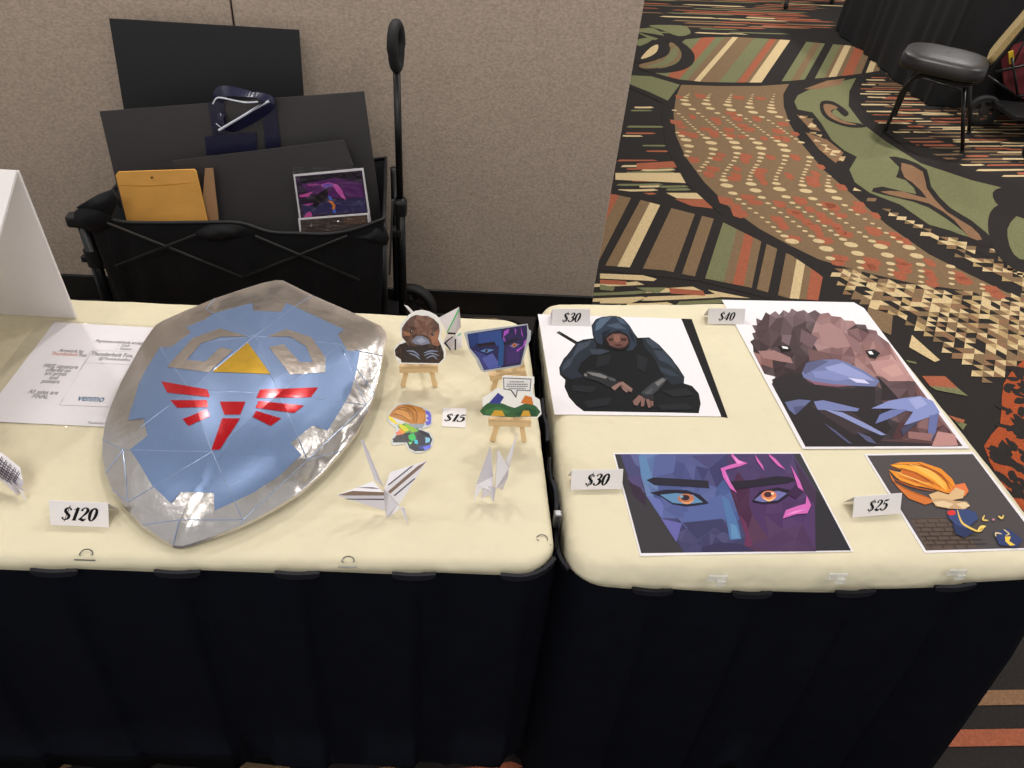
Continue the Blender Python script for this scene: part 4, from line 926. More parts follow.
# eyes card
so, n, ux, up, back = easel((493, 391), (527, 388.5), (489.5, 376), (525, 370), .032, 'small pale wooden easel holding the purple eyes cutout', 14)
out = cd5([(477, 218), (500, 208), (840, 165), (846, 196), (860, 205), (856, 255), (838, 290), (808, 398), (790, 408), (590, 440), (570, 425), (540, 360), (505, 310)])
t, a = cut_card('cutout_card', out, so, n, back, 'blue and purple eyes cutout card with clear edge on an easel', (186, 190, 196))
a.conv = cd5
a.p((36, 40, 92), [(496, 222), (836, 170), (838, 230), (800, 396), (592, 428), (560, 360), (510, 300)])
a.p((30, 60, 128), [(500, 225), (560, 213), (560, 270), (520, 300)]).p((46, 78, 150), [(560, 215), (690, 200), (690, 290), (560, 275)]).p((64, 70, 140), [(530, 310), (600, 340), (640, 420), (595, 427), (560, 360)]).p((84, 98, 180), [(580, 360), (640, 330), (690, 410), (620, 420)]).p((44, 32, 84), [(690, 195), (836, 172), (836, 235), (800, 395), (700, 412)]).p((60, 40, 110), [(720, 300), (800, 290), (790, 380), (720, 395)]).p((34, 84, 150), [(680, 230), (705, 260), (700, 400), (670, 405)])
a.p((22, 20, 40), [(550, 280), (650, 265), (660, 285), (560, 292)]).p((24, 20, 44), [(700, 270), (790, 240), (780, 258), (710, 285)]).p((90, 140, 200), [(570, 318), (600, 305), (650, 310), (610, 328)]).dot((60, 50, 60), (605, 316), 9).p((130, 110, 170), [(735, 290), (765, 272), (795, 280), (760, 300)]).dot((214, 130, 60), (764, 285), 11).dot((40, 24, 40), (764, 285), 5)
for q in ([(705, 205), (735, 190), (730, 215), (705, 235), (715, 270), (700, 250)], [(765, 185), (775, 200), (770, 230)], [(800, 178), (815, 240), (805, 225)], [(820, 260), (835, 250), (825, 285), (780, 325), (775, 312), (812, 290)]): a.p((176, 84, 204), q)
a.mb.build('printed_eyes', M['gloss'], t)
# speech bubble card: plain rounded colour patches in place of the figures
so, n, ux, up, back = easel((492.5, 440.6), (524, 440.8), (488.6, 420), (530.5, 421), .034, 'small pale wooden easel holding the green speech bubble cutout', 14)
out = cd6([(605, 205), (640, 185), (680, 155), (715, 150), (712, 90), (730, 84), (885, 92), (886, 120), (876, 170), (890, 200), (915, 215), (925, 290), (905, 312), (610, 303)])
t, a = cut_card('cutout_card', out, so, n, back, 'green and white cutout card with a speech bubble on an easel')
a.conv = cd6
a.p((40, 40, 42), [(718, 94), (870, 101), (864, 168), (796, 164), (788, 205), (758, 164), (720, 158)]).p((240, 238, 236), [(722, 98), (866, 105), (860, 164), (792, 160), (786, 192), (762, 160), (724, 154)])
a.p((54, 100, 60), [(612, 250), (660, 225), (720, 236), (780, 258), (840, 232), (896, 250), (900, 305), (612, 298)], 2)
a.p((68, 122, 70), [(622, 268), (690, 250), (760, 280), (700, 296), (620, 292)]).p((44, 84, 54), [(780, 285), (850, 258), (896, 270), (896, 300), (790, 300)])
a.p((60, 66, 150), [(640, 232), (690, 176), (722, 200), (700, 236)]).p((220, 128, 52), [(812, 232), (836, 190), (872, 200), (880, 240)]).p((218, 168, 56), [(650, 300), (672, 270), (712, 272), (728, 302)]).p((218, 168, 56), [(812, 304), (826, 272), (856, 272), (868, 304)])
a.mb.build('printed_patches', M['gloss'], t)
mb = MB(); o_ = so+n*.0065; tz = Art(o_, n, cd6)
for s_, y_ in (('ARE YOU SURE', 114), ('THIS IS THE WAY TO', 124), ('GO WITH ALL OF THIS', 135), ('ON OUR BACKS?', 147)):
    pass
for y_, xa, xb in ((114, 752, 832), (126, 738, 850), (137, 735, 850), (149, 748, 838)):
    x = xa
    while x < xb:
        w_ = random.uniform(6, 14); tz.p((70, 70, 74), [(x, y_), (min(x+w_, xb), y_+.8), (min(x+w_, xb), y_+4.4), (x, y_+3.6)]); x += w_+3
tz.base = .0008; tz.mb.build('bubble_lettering', M['gloss'], t)

# ------------------------------------------------------------------ shiny sticker lying flat
st = lambda pts: crop(380, 395, .0977, pts)
out = st([(70, 235), (95, 200), (120, 160), (170, 105), (230, 85), (320, 92), (420, 120), (480, 145), (525, 190), (530, 300), (490, 330), (430, 350), (420, 358), (480, 372), (530, 405), (548, 470), (530, 530), (470, 580), (390, 598), (320, 580), (280, 550), (262, 500), (200, 510), (130, 515), (112, 470), (130, 430), (150, 400), (165, 345), (110, 305)])
mb = MB(); mb.slab([G(p, TZ+.0006) for p in cr(out, 2, True)], (0, 0, .0008), (205, 208, 210))
t = tag(mb.build('holographic_sticker', M['gloss']), 'shiny rainbow sticker with brown hair lying flat between shield and small price card', 'sticker')
a = Art((0, 0, TZ+.0006), UP, st, .0009)
a.p((188, 128, 66), [(90, 225), (125, 165), (180, 115), (240, 98), (330, 105), (430, 135), (465, 170), (470, 270), (430, 325), (340, 310), (260, 280), (180, 250), (110, 225)])
a.p((208, 148, 82), [(150, 165), (230, 140), (300, 190), (330, 260), (250, 240), (180, 205)]).p((200, 138, 74), [(300, 110), (420, 140), (455, 200), (440, 280), (380, 300), (380, 220), (340, 150)])
a.p((56, 66, 70), [(180, 400), (260, 360), (420, 362), (500, 395), (535, 460), (510, 530), (450, 575), (360, 580), (300, 550), (275, 490), (200, 490), (130, 490), (140, 450)])
a.p((90, 150, 100), [(180, 320), (260, 290), (400, 340), (390, 380), (300, 410), (220, 400)])
a.p((150, 160, 170), [(250, 300), (460, 300), (430, 345), (330, 345)])
for L in ([(140, 170), (240, 130), (330, 190), (350, 290)], [(230, 105), (330, 130), (380, 200), (370, 290)], [(120, 200), (220, 215), (300, 270)], [(180, 150), (280, 170), (310, 230)]): a.line((104, 66, 40), L, 6)
a.p((112, 108, 206), [(462, 160), (505, 175), (525, 215), (520, 300), (480, 318), (462, 280), (500, 270), (470, 240), (500, 220), (468, 195)])
for c, q in (((236, 214, 60), [(80, 215), (130, 240), (190, 310), (150, 300), (95, 255)]), ((206, 206, 50), [(190, 290), (270, 330), (300, 370), (260, 385), (200, 335)]), ((226, 150, 50), [(195, 340), (260, 385), (250, 410), (200, 390)]), ((222, 120, 90), [(160, 390), (200, 370), (230, 410), (175, 420)]), ((140, 190, 60), [(250, 290), (330, 330), (390, 370), (330, 390), (270, 340)]), ((36, 36, 44), [(125, 455), (215, 415), (232, 450), (150, 490)]), ((40, 44, 52), [(240, 400), (310, 390), (300, 470), (255, 460)]), ((50, 190, 90), [(290, 420), (350, 400), (370, 450), (330, 485), (295, 455)]), ((34, 36, 52), [(300, 520), (350, 500), (400, 560), (340, 570)]), ((40, 42, 66), [(380, 420), (440, 415), (460, 480), (430, 520), (385, 500)]), ((70, 190, 210), [(350, 460), (385, 470), (390, 510), (355, 505)]), ((38, 40, 58), [(395, 375), (460, 385), (510, 420), (490, 435), (420, 405)]), ((130, 190, 220), [(465, 440), (520, 450), (505, 490), (465, 500)]), ((40, 42, 60), [(505, 440), (535, 460), (520, 480)]), ((100, 110, 230), [(430, 540), (520, 515), (515, 545), (460, 575)]), ((40, 60, 130), [(400, 530), (450, 520), (430, 570), (395, 565)]), ((120, 220, 120), [(290, 490), (330, 490), (310, 520)])): a.p(c, q)
a.mb.build('printed_hair', M['gloss'], t)

# ------------------------------------------------------------------ folded paper birds
def bird(name, tris, label, extra=(), m='print', th=.0006):
    mb = MB()
    for col, pts in tris:
        q = [G((x, y), TZ+z) for x, y, z in pts]
        n = (q[1]-q[0]).cross(q[2]-q[0]).normalized()
        if n.dot(EYE-q[0]) < 0: n = -n
        mb.slab(q, -n*th, col)
    for k, (col, base, pts) in enumerate(extra):        # printed stripes on a wing: base plane from a face, points by pixel
        q = [G((x, y), TZ+z) for x, y, z in base]; n = (q[1]-q[0]).cross(q[2]-q[0]).normalized()
        if n.dot(EYE-q[0]) < 0: n = -n
        mb.poly([onP(p, q[0], n)+n*(.0004+.00003*k) for p in pts], col)
    return tag(mb.build(name, M[m]), label, 'paper bird', 'folded paper birds')
b7 = lambda x, y, z=None: (330+x*.2246, 420+y*.2246) if z is None else (330+x*.2246, 420+y*.2246, z)
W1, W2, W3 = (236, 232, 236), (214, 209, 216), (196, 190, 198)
lw = [b7(30, 335, .050), b7(150, 275, .040), b7(238, 318, .038), b7(245, 405, .010)]
rw = [b7(434, 180, .075), b7(252, 300, .038), b7(262, 352, .020), b7(308, 388, .012)]
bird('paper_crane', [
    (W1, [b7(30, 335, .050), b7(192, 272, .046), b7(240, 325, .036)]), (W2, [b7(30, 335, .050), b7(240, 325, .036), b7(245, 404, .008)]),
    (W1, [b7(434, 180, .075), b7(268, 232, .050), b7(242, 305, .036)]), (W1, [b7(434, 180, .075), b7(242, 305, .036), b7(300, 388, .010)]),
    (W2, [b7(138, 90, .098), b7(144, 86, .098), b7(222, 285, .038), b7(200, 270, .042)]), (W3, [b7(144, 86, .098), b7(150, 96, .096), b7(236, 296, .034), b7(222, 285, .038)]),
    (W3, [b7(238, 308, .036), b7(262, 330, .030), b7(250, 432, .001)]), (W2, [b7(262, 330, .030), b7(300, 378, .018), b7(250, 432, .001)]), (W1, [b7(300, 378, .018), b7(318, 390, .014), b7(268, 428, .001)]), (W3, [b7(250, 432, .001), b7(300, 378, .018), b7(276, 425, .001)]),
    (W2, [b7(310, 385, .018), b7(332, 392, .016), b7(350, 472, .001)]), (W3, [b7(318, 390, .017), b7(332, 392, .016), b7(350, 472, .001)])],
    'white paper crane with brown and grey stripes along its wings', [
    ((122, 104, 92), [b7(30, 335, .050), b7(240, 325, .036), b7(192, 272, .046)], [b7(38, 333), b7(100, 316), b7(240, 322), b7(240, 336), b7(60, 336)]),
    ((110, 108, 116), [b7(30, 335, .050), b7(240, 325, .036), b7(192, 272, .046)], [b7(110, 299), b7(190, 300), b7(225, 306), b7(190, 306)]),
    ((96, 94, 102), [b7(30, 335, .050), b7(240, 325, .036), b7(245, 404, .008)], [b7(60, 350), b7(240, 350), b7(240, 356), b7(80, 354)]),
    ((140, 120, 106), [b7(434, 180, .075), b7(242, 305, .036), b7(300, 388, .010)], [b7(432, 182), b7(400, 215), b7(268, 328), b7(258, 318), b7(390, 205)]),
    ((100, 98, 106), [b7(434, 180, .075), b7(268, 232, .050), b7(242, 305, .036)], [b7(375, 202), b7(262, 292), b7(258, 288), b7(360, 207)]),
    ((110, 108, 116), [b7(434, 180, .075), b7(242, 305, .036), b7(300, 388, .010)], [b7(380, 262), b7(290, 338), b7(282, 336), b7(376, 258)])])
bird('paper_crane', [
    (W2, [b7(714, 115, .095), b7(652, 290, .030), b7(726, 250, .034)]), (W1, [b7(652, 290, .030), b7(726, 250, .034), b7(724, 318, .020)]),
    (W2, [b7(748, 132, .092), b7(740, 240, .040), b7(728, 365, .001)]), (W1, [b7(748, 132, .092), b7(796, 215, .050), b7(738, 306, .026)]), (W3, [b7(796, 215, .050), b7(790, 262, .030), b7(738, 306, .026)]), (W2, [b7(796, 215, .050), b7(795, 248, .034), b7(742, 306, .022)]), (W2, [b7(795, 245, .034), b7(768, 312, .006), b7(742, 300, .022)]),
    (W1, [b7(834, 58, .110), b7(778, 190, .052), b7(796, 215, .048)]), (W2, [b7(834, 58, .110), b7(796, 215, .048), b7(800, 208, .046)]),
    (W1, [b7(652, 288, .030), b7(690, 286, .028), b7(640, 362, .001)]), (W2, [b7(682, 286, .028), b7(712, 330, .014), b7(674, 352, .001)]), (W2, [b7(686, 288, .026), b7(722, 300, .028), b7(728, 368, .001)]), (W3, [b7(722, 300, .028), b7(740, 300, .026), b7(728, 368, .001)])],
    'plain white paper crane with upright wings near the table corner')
k5 = lambda x, y, z=None: (380+x*.1758, 295+y*.1758) if z is None else (380+x*.1758, 295+y*.1758, z)
bird('paper_crane', [
    (W1, [k5(450, 68, .085), k5(335, 128, .060), k5(380, 215, .036)]), (W2, [k5(450, 68, .085), k5(380, 215, .036), k5(430, 222, .030)]), (W3, [k5(450, 68, .085), k5(430, 222, .030), k5(462, 180, .040)]),
    (W1, [k5(380, 215, .036), k5(430, 222, .030), k5(360, 275, .010), ]), (W2, [k5(430, 222, .030), k5(405, 318, .001), k5(360, 275, .010)]), (W1, [k5(430, 222, .030), k5(464, 205, .030), k5(468, 300, .004), k5(405, 318, .001)]),
    (W1, [k5(138, 56, .088), k5(158, 62, .084), k5(195, 100, .070), k5(178, 105, .068)]), (W2, [k5(178, 105, .068), k5(195, 100, .070), k5(350, 220, .036), k5(335, 235, .030)])],
    'white paper crane with green and black lines behind the furry cutout', [
    ((96, 196, 120), [k5(450, 68, .085), k5(335, 128, .060), k5(380, 215, .036)], [k5(452, 85), k5(395, 195), k5(385, 215), k5(380, 210), k5(445, 80)]),
    ((40, 42, 44), [k5(450, 68, .085), k5(380, 215, .036), k5(430, 222, .030)], [k5(386, 212), k5(430, 215), k5(430, 224), k5(386, 222)]),
    ((40, 42, 44), [k5(430, 222, .030), k5(405, 318, .001), k5(360, 275, .010)], [k5(408, 232), k5(416, 238), k5(376, 272), k5(404, 312), k5(396, 312), k5(364, 273)]),
    ((40, 42, 44), [k5(430, 222, .030), k5(464, 205, .030), k5(468, 300, .004)], [k5(424, 250), k5(432, 250), k5(432, 312), k5(424, 314)]),
    ((120, 200, 140), [k5(430, 222, .030), k5(464, 205, .030), k5(468, 300, .004)], [k5(440, 228), k5(462, 215), k5(463, 222), k5(441, 236)])])
n0 = lambda x, y, z=None: (x*.0912, 440+y*.0912) if z is None else (x*.0912, 440+y*.0912, z)
scale_lines = []
wing = [n0(-260, 60, .060), n0(20, 130, .050), n0(200, 285, .034)]
rs = random.Random(6)
for i in range(11):
    for j in range(6):
        u, v = i/10, j/5
        x = -40+u*250-v*60+(12 if i % 2 else 0); y = 165+u*190+v*(150-40*u)
        if x > 230: continue
        r = 31*(1-.3*u); c = [n0(x+r*math.cos(t), y+r*.9*math.sin(t)) for t in [k*.45-.3 for k in range(9)]]
        c2_ = [n0(x+r*.66*math.cos(t), y+r*.60*math.sin(t)) for t in [k*.45-.3 for k in range(9)]]
        scale_lines.append(((84, 78, 92), [n0(-260, 120, .060), n0(260, 440, .024), n0(40, 470, .012)], c+c2_[::-1]))
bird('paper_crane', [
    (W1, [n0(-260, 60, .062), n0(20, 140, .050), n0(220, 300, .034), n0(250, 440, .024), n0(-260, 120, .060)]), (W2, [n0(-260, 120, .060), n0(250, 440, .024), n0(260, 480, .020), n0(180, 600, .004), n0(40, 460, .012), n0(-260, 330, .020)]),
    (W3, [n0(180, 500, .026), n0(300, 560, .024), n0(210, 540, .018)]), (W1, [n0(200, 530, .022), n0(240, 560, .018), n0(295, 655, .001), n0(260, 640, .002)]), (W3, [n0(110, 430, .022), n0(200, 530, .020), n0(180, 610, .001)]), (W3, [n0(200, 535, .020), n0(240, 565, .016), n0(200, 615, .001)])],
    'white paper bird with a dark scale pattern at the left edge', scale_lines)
# ------------------------------------------------------------------ folding wagon against the wall
FY = 1.955; BY = 2.405                                 # its front and back faces
wg = thing('folding_wagon', Vector((-.56, 2.18, 0)), 'black folding wagon full of boards standing against the wall', 'wagon')
c60 = lambda pts: crop(60, 180, .1953, pts)
# fabric tub: rim curve droops between the corners, walls run down to the floor pan
rimF = [onY(p, FY-.002*i) for i, p in enumerate([(82, 213), (108, 219), (128, 222.5), (165, 223), (208, 222.5), (240, 223), (270, 232), (300, 233.5), (330, 234), (356, 229), (384, 219)])]
fr_pts = [Vector(p) for p in cr([tuple(v) for v in rimF], 4)]
bl_, br_ = onY((130, 166), BY), onY((386, 158), BY)
bk_pts = [br_.lerp(bl_, k/12)-UP*.02*math.sin(math.pi*k/12) for k in range(13)]
sideR = [fr_pts[-1].lerp(br_, k/6)-UP*.015*math.sin(math.pi*k/6) for k in range(1, 6)]
sideL = [bl_.lerp(fr_pts[0], k/6)-UP*.02*math.sin(math.pi*k/6) for k in range(1, 6)]
loop = fr_pts+sideR+bk_pts+sideL; nl = len(loop); cm = sum(loop, Vector())/nl
mb = MB(); rings = []
for t in (0, .12, .35, .65, 1):
    ring = []
    for i, v in enumerate(loop):
        q = v.lerp(Vector((cm.x+(v.x-cm.x)*.93, cm.y+(v.y-cm.y)*.9, .12)), t)
        if t > 0: q.x = max(q.x, -.945+.03*t)
        q = q+Vector((0, 1, 0))*.010*math.sin(i*1.1+t*5)*math.sin(math.pi*t)
        ring.append(q)
    rings.append(ring)
inner = []
for t in (.02, .3, .98):
    inner.append([v.lerp(Vector((cm.x+(v.x-cm.x)*.93, cm.y+(v.y-cm.y)*.9, .12)), t)+Vector((cm.x-v.x, cm.y-v.y, 0)).normalized()*.006 for v in loop])
vs = [v for r_ in rings for v in r_]; fs = [[a*nl+i, a*nl+(i+1) % nl, (a+1)*nl+(i+1) % nl, (a+1)*nl+i] for a in range(4) for i in range(nl)]
mb.add(vs, fs)
vs = [v for r_ in [rings[0]]+inner for v in r_]; mb.add(vs, [[a*nl+i, (a+1)*nl+i, (a+1)*nl+(i+1) % nl, a*nl+(i+1) % nl] for a in range(3) for i in range(nl)])
mb.add(inner[2], [list(range(nl))]); mb.add(rings[4], [list(range(nl))[::-1]])
tub = mb.build('fabric_tub', M['poly'], wg, True)
mb = MB(); mb.tube(loop, .0055, 8, True); mb.build('rim_binding', M['poly'], tub, True)
def flap(pts, yb, bulge):                              # overlapping fabric flap folded over the rim
    q = [onY(p, FY-.010) for p in pts]; c = sum(q, Vector())/len(q); mb = MB()
    mid = [v.lerp(c, .5)-Vector((0, bulge, 0)) for v in q]; n = len(q)
    mb.add(q+mid+[c-Vector((0, bulge*1.3, 0))], [[i, (i+1) % n, n+(i+1) % n, n+i] for i in range(n)]+[[n+i, n+(i+1) % n, 2*n] for i in range(n)])
    back = [v+Vector((0, .008, 0)) for v in q]; mb.add(q+back, [[i, n+i, n+(i+1) % n, (i+1) % n] for i in range(n)])
    mb.build('fabric_flap', M['poly'], tub, True)
flap(c60([(670, 290), (700, 262), (770, 225), (840, 218), (900, 222), (950, 240), (1005, 284), (930, 292), (860, 306), (790, 316), (730, 306)]), FY, .012)
cw = lambda pts: crop(300, 220, .1171, pts)
flap(cw([(430, 132), (520, 112), (600, 70), (660, 20), (700, 30), (735, 90), (762, 160), (745, 215), (690, 222), (600, 205), (510, 170)]), FY, .016)
flap([(74, 212), (86, 204), (104, 206), (112, 218), (106, 228), (94, 233), (80, 228), (74, 222)], FY, .012)
flap([(76, 208), (96, 196), (112, 190), (118, 200), (112, 216), (98, 212)], FY, .01)
# scissor struts across the front
YF = FY-.030
for a, b in (((107, 223), (242.6, 277)), ((115, 266), (195, 235)), ((255, 236), (360, 280)), ((243, 277), (347, 236))):
    MB().bar(onY(a, YF), onY(b, YF-.006), .004, .008, (0, 1, 0)).build('scissor_strut', M['strut'], wg)
# left-hand posts, collar and rails
L0, L1 = onY((83, 224), 1.985), onY((108, 301), 1.985); d = (L1-L0); L1 = L0+d*((L0.z-.02)/(L0.z-L1.z))
mb = MB(); mb.tube([L0, L1], .0165, 12); lp = mb.build('corner_post', M['black'], wg, True)
mb = MB(); cpos = L0.lerp(L1, .42*(L0.z-onY((94, 258), 1.985).z)/(.42*(L0.z-.02))); dn = d.normalized(); mb.lathe(cpos-dn*.028, dn, [(0, .014), (0, .022), (.05, .021), (.056, .014)], 14); mb.box(cpos+Vector((-.022, -.004, .0)), (.02, .018, .02), bev=.004); mb.build('collar', M['rubber'], lp)
cq = onY((98, 264), 1.985)
MB().tube([cq, onY((119, 268), 1.985)], .010, 10).build('lower_rail', M['black'], wg, True)
MB().tube([onY((99, 230), 2.0), onY((92, 246), 2.0)], .006, 8).build('brace', M['black'], wg, True)
MB().box(L0+Vector((-.012, 0, .012)), (.05, .04, .035), bev=.008).build('corner_cap', M['rubber'], wg)
# right-hand posts and the pulling handle
def post(a, b, y, r, foot=True):
    A, B = onY(a, y), onY(b, y); D = B-A
    if foot: B = A+D*((A.z-.03)/(A.z-B.z))
    return MB().tube([A, B], r, 12).build('corner_post', M['black'], wg, True)
post((382, 222), (384, 300), 1.985, .012); post((394, 168), (397, 300), 2.36, .012)
MB().bar(onY((392.5, 200), 2.10), onY((389.6, 274.5), 2.06), .006, .014, (0, 1, 0)).build('side_strut', M['greyhub'], wg)
HA, HB = onY((396.5, 66), 2.19), onY((402.8, 300), 2.19); D = HB-HA; HB = HA+D*((HA.z-.10)/(HA.z-HB.z))
hp = MB().tube([HA, HA.lerp(HB, .48)], .0105, 12).build('handle_pole', M['black'], wg, True)
MB().tube([HA.lerp(HB, .44), HB], .0145, 12).build('pole_sleeve', M['black'], hp, True)
hm = onY((401, 207), 2.19); MB().box(hm, (.036, .045, .05), bev=.008).build('collar', M['rubber'], hp)
hl = onY((400, 232), 2.19); MB().box(hl+Vector((-.01, 0, 0)), (.035, .035, .03), bev=.008).build('latch', M['rubber'], hp)
ht = onY((396.3, 46.5), 2.19); hu = (HA-HB).normalized(); hx = Vector((.30, .95, 0)).normalized()   # the grip's loop is turned nearly edge-on
ring = [ht+hx*.030*math.cos(k*2*math.pi/28)*(.8 if math.sin(k*2*math.pi/28) < 0 else 1)+hu*.056*math.sin(k*2*math.pi/28) for k in range(28)]
MB().tube(ring, .0145, 10, True).build('grip', M['rubber'], hp, True)
# wheels, floor pan, axle rails
def wheel(c, r=.088, par=None):
    ax_ = Vector((.28, .96, 0)).normalized()
    w_ = MB().lathe(c-ax_*.022, ax_, [(.004, r*.72), (0, r*.86), (.006, r*.97), (.014, r), (.030, r), (.038, r*.97), (.044, r*.86), (.040, r*.72)], 32).build('wheel', M['rubber'], par or wg, True)
    mb = MB().lathe(c-ax_*.014, ax_, [(0, 0), (0, r*.20), (.006, r*.22), (.006, r*.34)], 24)
    mb.lathe(c-ax_*.012, ax_, [(0, r*.62), (.002, r*.74), (.02, r*.74), (.024, r*.62)], 32)
    x = ax_.orthogonal().normalized(); y = ax_.cross(x)
    for k in range(5):
        dvec = x*math.cos(k*2*math.pi/5)+y*math.sin(k*2*math.pi/5); mb.bar(c+dvec*r*.18, c+dvec*r*.68, r*.2, .016, ax_)
    mb.build('hub', M['greyhub'], w_)
for c in (Vector((-.118, 2.36, .0885)), Vector((-.98, 2.34, .0885)), Vector((-.97, 2.02, .0885)), Vector((-.19, 2.02, .0885))): wheel(c)
MB().box((-.57, 2.18, .105), (.82, .36, .02), bev=.004).build('floor_pan', M['poly'], wg)

# ------------------------------------------------------------------ what stands in the wagon
def leaning(name, px, y0, lean, m, label, th=.006, cat='board', group=None, zp=.7):
    n = Vector((0, -math.cos(math.radians(lean)), math.sin(math.radians(lean)))); o = Vector((0, y0, zp))
    q = [onP(p, o, n) for p in px]
    ob = MB().slab(q, -n*th).build(name, M[m]); return tag(ob, label, cat, group), o, n
BG = 'boards leaning in the wagon'
leaning('foam_board', [(109, 18.5), (299, 30), (308.5, 165), (144, 235)], 2.345, 6, 'board', 'tall black board leaning at the very back of the wagon', .006, 'board', BG)
_, o2, n2 = leaning('foam_board', [(99.5, 111.5), (364, 91.5), (386, 250), (133, 255)], 2.17, 9, 'board2', 'wide charcoal board in the middle of the wagon behind the navy ribbon', .006, 'board', BG)
_, o3, n3 = leaning('foam_board', [(172, 161), (344, 140), (352, 162), (372, 262), (196, 262)], 2.09, 10, 'board2', 'lower charcoal board in a sleeve at the front of the wagon', .005, 'board', BG)
_, o4, n4 = leaning('kraft_card', [(205, 168.5), (213, 168), (218.7, 221), (219.5, 232), (200, 234)], 2.055, 11, 'kraft', 'brown kraft card peeking out right of the yellow envelope', .002, 'card')
e_, o5, n5 = leaning('envelope', [(115.5, 175), (118, 172), (194, 169.5), (196, 172), (209.5, 232), (130, 234)], 2.035, 11, 'manila', 'yellow padded envelope standing at the left of the wagon', .008, 'envelope')
fa = Art(o5, n5, lambda p: p, .0008)
fa.dot((120, 84, 30), (152, 177.5), 1.3).line((196, 138, 48), [(117, 185), (150, 186), (196, 182.5)], 1.0); fa.mb.build('flap_clasp', M['print'], e_)
# two small prints in crinkled clear sleeves
c28 = lambda pts: crop(280, 150, .1432, pts)
pg = 'small sleeved prints in the wagon'
t, o6, n6 = leaning('sleeved_print', c28([(92, 172), (582, 126), (645, 560), (150, 590)]), 2.045, 11, 'paper', 'small purple print in a clear sleeve at the right of the wagon', .002, 'art print', pg)
a = Art(o6, n6, c28, .0008)
a.p((58, 44, 66), [(106, 184), (572, 142), (628, 540), (158, 560)])
a.p((96, 48, 108), [(112, 200), (300, 180), (570, 230), (590, 330), (420, 340), (200, 300)]).p((60, 54, 96), [(150, 380), (590, 330), (606, 430), (170, 455)]).p((40, 34, 44), [(130, 190), (560, 150), (570, 205), (400, 190), (140, 240)]).p((40, 34, 40), [(210, 340), (340, 260), (330, 330), (240, 410)])
a.p((214, 96, 184), [(285, 240), (340, 225), (400, 240), (430, 275), (462, 350), (430, 330), (395, 290), (370, 250), (300, 262)]).p((206, 86, 166), [(135, 315), (230, 290), (200, 325), (140, 330)]).p((200, 78, 168), [(160, 380), (240, 368), (200, 388)]).p((206, 84, 160), [(165, 470), (185, 440), (215, 428), (228, 464)]).p((120, 90, 190), [(290, 245), (340, 230), (380, 240), (320, 268)]).p((176, 78, 156), [(190, 240), (260, 232), (280, 242), (200, 252)])
a.p((226, 130, 54), [(335, 352), (365, 356), (388, 385), (382, 415), (362, 412), (370, 388)]).p((84, 110, 206), [(335, 320), (352, 318), (372, 350), (345, 350)]).p((84, 110, 206), [(362, 418), (386, 412), (396, 440), (376, 440)])
a.mb.build('printed_scene', M['print'], t)
mb = MB()
def film(px, o, n, off, seed):
    rr = random.Random(seed); P = [onP(p, o, n)+n*off for p in px]; mb = MB()
    V = [[P[0].lerp(P[1], i/12).lerp(P[3].lerp(P[2], i/12), j/12)+n*rr.uniform(-.0015, .0022) for i in range(13)] for j in range(13)]
    mb.add([v for r_ in V for v in r_], [[j*13+i, j*13+i+1, j*13+i+14, j*13+i+13] for j in range(12) for i in range(12)]); return mb
film(c28([(86, 118), (560, 118), (650, 560), (140, 590)]), o6, n6, .0065, 3).build('clear_sleeve', M['film'], t)
MB().poly([onP(p, o6, n6)+n6*.004 for p in c28([(420, 36), (436, 30), (520, 92), (566, 124), (540, 122), (500, 98)])]).build('sleeve_corner', M['film'], t)
t, o7, n7 = leaning('sleeved_print', c28([(126, 478), (618, 440), (634, 560), (140, 600)]), 2.03, 11, 'paper', 'dark small print in a clear sleeve in front of the purple one', .002, 'art print', pg)
a = Art(o7, n7, c28, .0008)
a.p((72, 62, 58), [(142, 488), (608, 452), (620, 560), (150, 590)]).p((96, 74, 60), [(440, 470), (600, 456), (606, 510), (450, 520)])
a.mb.build('printed_scene', M['print'], t)
film(c28([(120, 470), (625, 432), (640, 560), (136, 600)]), o7, n7, .005, 5).build('clear_sleeve', M['film'], t)
# navy ribbon carrier taped over the middle board
nb = thing('ribbon_carrier', onP((240, 150), o2, n2), 'navy ribbon carrier with a looped handle hung over the charcoal board', 'carrier')
r19 = lambda pts: crop(190, 70, .1432, pts)
def strip(px, off=.004, th=.0012, m='navy', nm='ribbon_strap'):
    MB().slab([onP(p, o2, n2)+n2*off for p in r19(px)], n2*th).build(nm, M[m], nb)
strip([(128, 225), (240, 215), (258, 440), (165, 450)]); strip([(500, 220), (592, 190), (638, 530), (530, 548)], .0045); strip([(105, 460), (465, 430), (470, 555), (120, 590)], .0055)
lp_ = cr([(200, 205), (225, 150), (300, 135), (420, 150), (520, 165), (575, 190), (560, 235), (480, 290), (380, 350), (320, 385), (270, 390), (232, 340), (225, 300)], 5)
lft = [onP(p, o2, n2)+n2*(.010+.035*math.sin(math.pi*i/(len(lp_)-1))) for i, p in enumerate(r19(lp_))]
mb = MB(); wv_ = []
for i, v in enumerate(lft):
    d = (lft[min(i+1, len(lft)-1)]-lft[max(i-1, 0)]).normalized(); s = d.cross(n2).normalized(); tw = .35+.65*abs(math.cos(i*.09))
    wv_ += [v+s*.016*tw+n2*.006, v-s*.016*tw-n2*.006]
mb.add(wv_, [[2*i, 2*i+1, 2*i+3, 2*i+2] for i in range(len(lft)-1)]); loop_o = mb.build('ribbon_loop', M['navy'], nb)
sm = loop_o.modifiers.new('thick', 'SOLIDIFY'); sm.thickness = .0012
pl = [(190, 215), (225, 172), (330, 190), (420, 205), (500, 200)]
